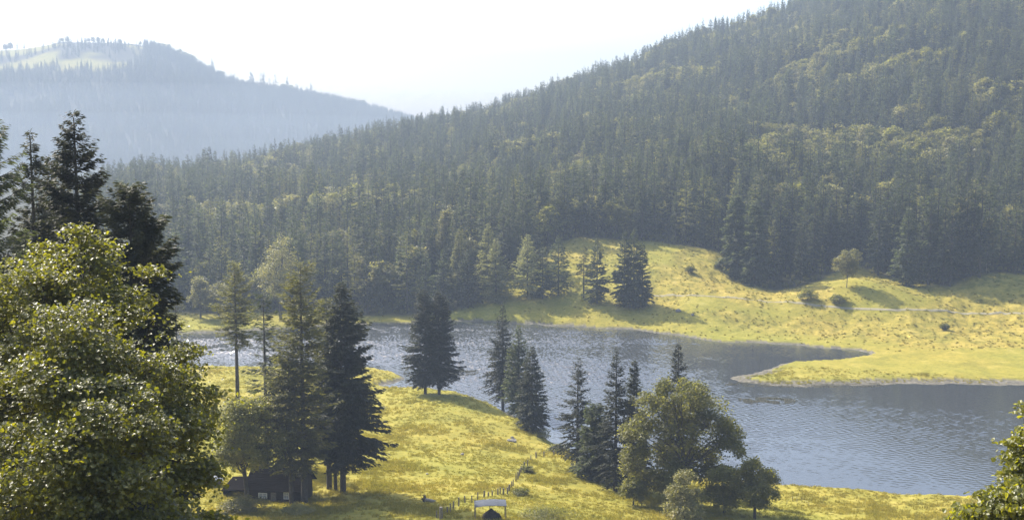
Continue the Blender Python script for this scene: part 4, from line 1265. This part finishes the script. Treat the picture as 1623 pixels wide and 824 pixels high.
scatter('undergrowth', np.stack([ux, uy, height(ux, uy) - 0.15], -1), rng.uniform(0.06, 0.16, len(ux)), rng.rand(len(ux)) * 6.28, T_BRD[:2], 'low undergrowth and saplings along the foot of the forest')
rng = np.random.RandomState(21)
n = 120000
th = np.arctan(rng.uniform(-0.53, 0.53, n))
dd = np.exp(rng.uniform(math.log(118), math.log(318), n))
tx, ty = dd * np.sin(th), dd * np.cos(th)
sd = lake_sd(tx, ty)
dens = sstep(-0.45, 0.35, fbm(tx * 0.12, ty * 0.12, 81, 3)) * 0.85 + 0.15
q = (sd > 1.8) & (rng.rand(n) < dens) & (ty < 318)
tx, ty = tx[q], ty[q]
scatter('meadow_grass', np.stack([tx, ty, height(tx, ty)], -1), rng.uniform(0.5, 1.2, len(tx)) * (0.7 + 0.5 * sstep(-0.2, 0.4, fbm(tx * 0.06, ty * 0.06, 82, 2))), rng.rand(len(tx)) * 6.28,
        [tuft_mesh(k, 26, 0.42, 0.45, 0.026, M['tuft'], 0.9) for k in range(4)], 'short uneven yellow green grass of the near meadow')
n = 60000
fx = rng.uniform(-150, 260, n); fy = rng.uniform(330, 470, n)
sd = lake_sd(fx, fy)
rgv = rough_ground(fx, fy)
q = (sd > 1.2) & (sd < 200) & (rng.rand(n) < (0.08 + 0.28 * rgv * sstep(-0.1, 0.4, fbm(fx * 0.15, fy * 0.15, 83, 2)))) & (wooded(fx, fy) < 0.6)
fx, fy = fx[q], fy[q]
scatter('tussock_grass', np.stack([fx, fy, height(fx, fy)], -1), rng.uniform(0.3, 0.8, len(fx)), rng.rand(len(fx)) * 6.28,
        [tuft_mesh(20 + k, 60, 0.62, 0.55, 0.04, M['tussock'], 1.2) for k in range(3)], 'rough tussocks and low herbs over the far meadow')
# undergrowth at the edge of the forest
# reed beds in the shallows
def reeds(px0, px1, row0, row1, n, label, h=0.45):
    rs = np.random.RandomState(n)
    c, e0, e1 = on_level((px0 + px1) / 2, (row0 + row1) / 2), on_level(px0, (row0 + row1) / 2), on_level((px0 + px1) / 2, row0)
    rx, ry = abs(e0[0] - c[0]), abs(e1[1] - c[1])
    a, r = rs.rand(n) * 6.283, np.sqrt(rs.rand(n))
    X, Y = c[0] + rx * r * np.cos(a), c[1] + ry * r * np.sin(a)
    k = fbm(X * 0.25, Y * 0.35, 91, 2) > -0.12
    X, Y = X[k], Y[k]
    scatter('reed_bed', np.stack([X, Y, 0 * X], -1), rs.uniform(0.5, 1.1, len(X)), rs.rand(len(X)) * 6.28, [tuft_mesh(40 + q_, 14, h, 0.3, 0.03, M['reed'], 0.8) for q_ in range(2)], label)
reeds(1168, 1262, 630, 640, 900, 'floating patch of reeds on open water before the spit', 0.3)
reeds(975, 1045, 525, 536, 900, 'faint reed patch near the far shore of the lake', 0.3)
reeds(1150, 1420, 604, 614, 2600, 'muddy reeds along the low grassy spit', 0.25)
reeds(700, 760, 585, 595, 700, 'pale reed flat in the bay behind the twin spruces', 0.3)
reeds(310, 420, 545, 556, 900, 'thin reeds in the shallow lake end', 0.3)
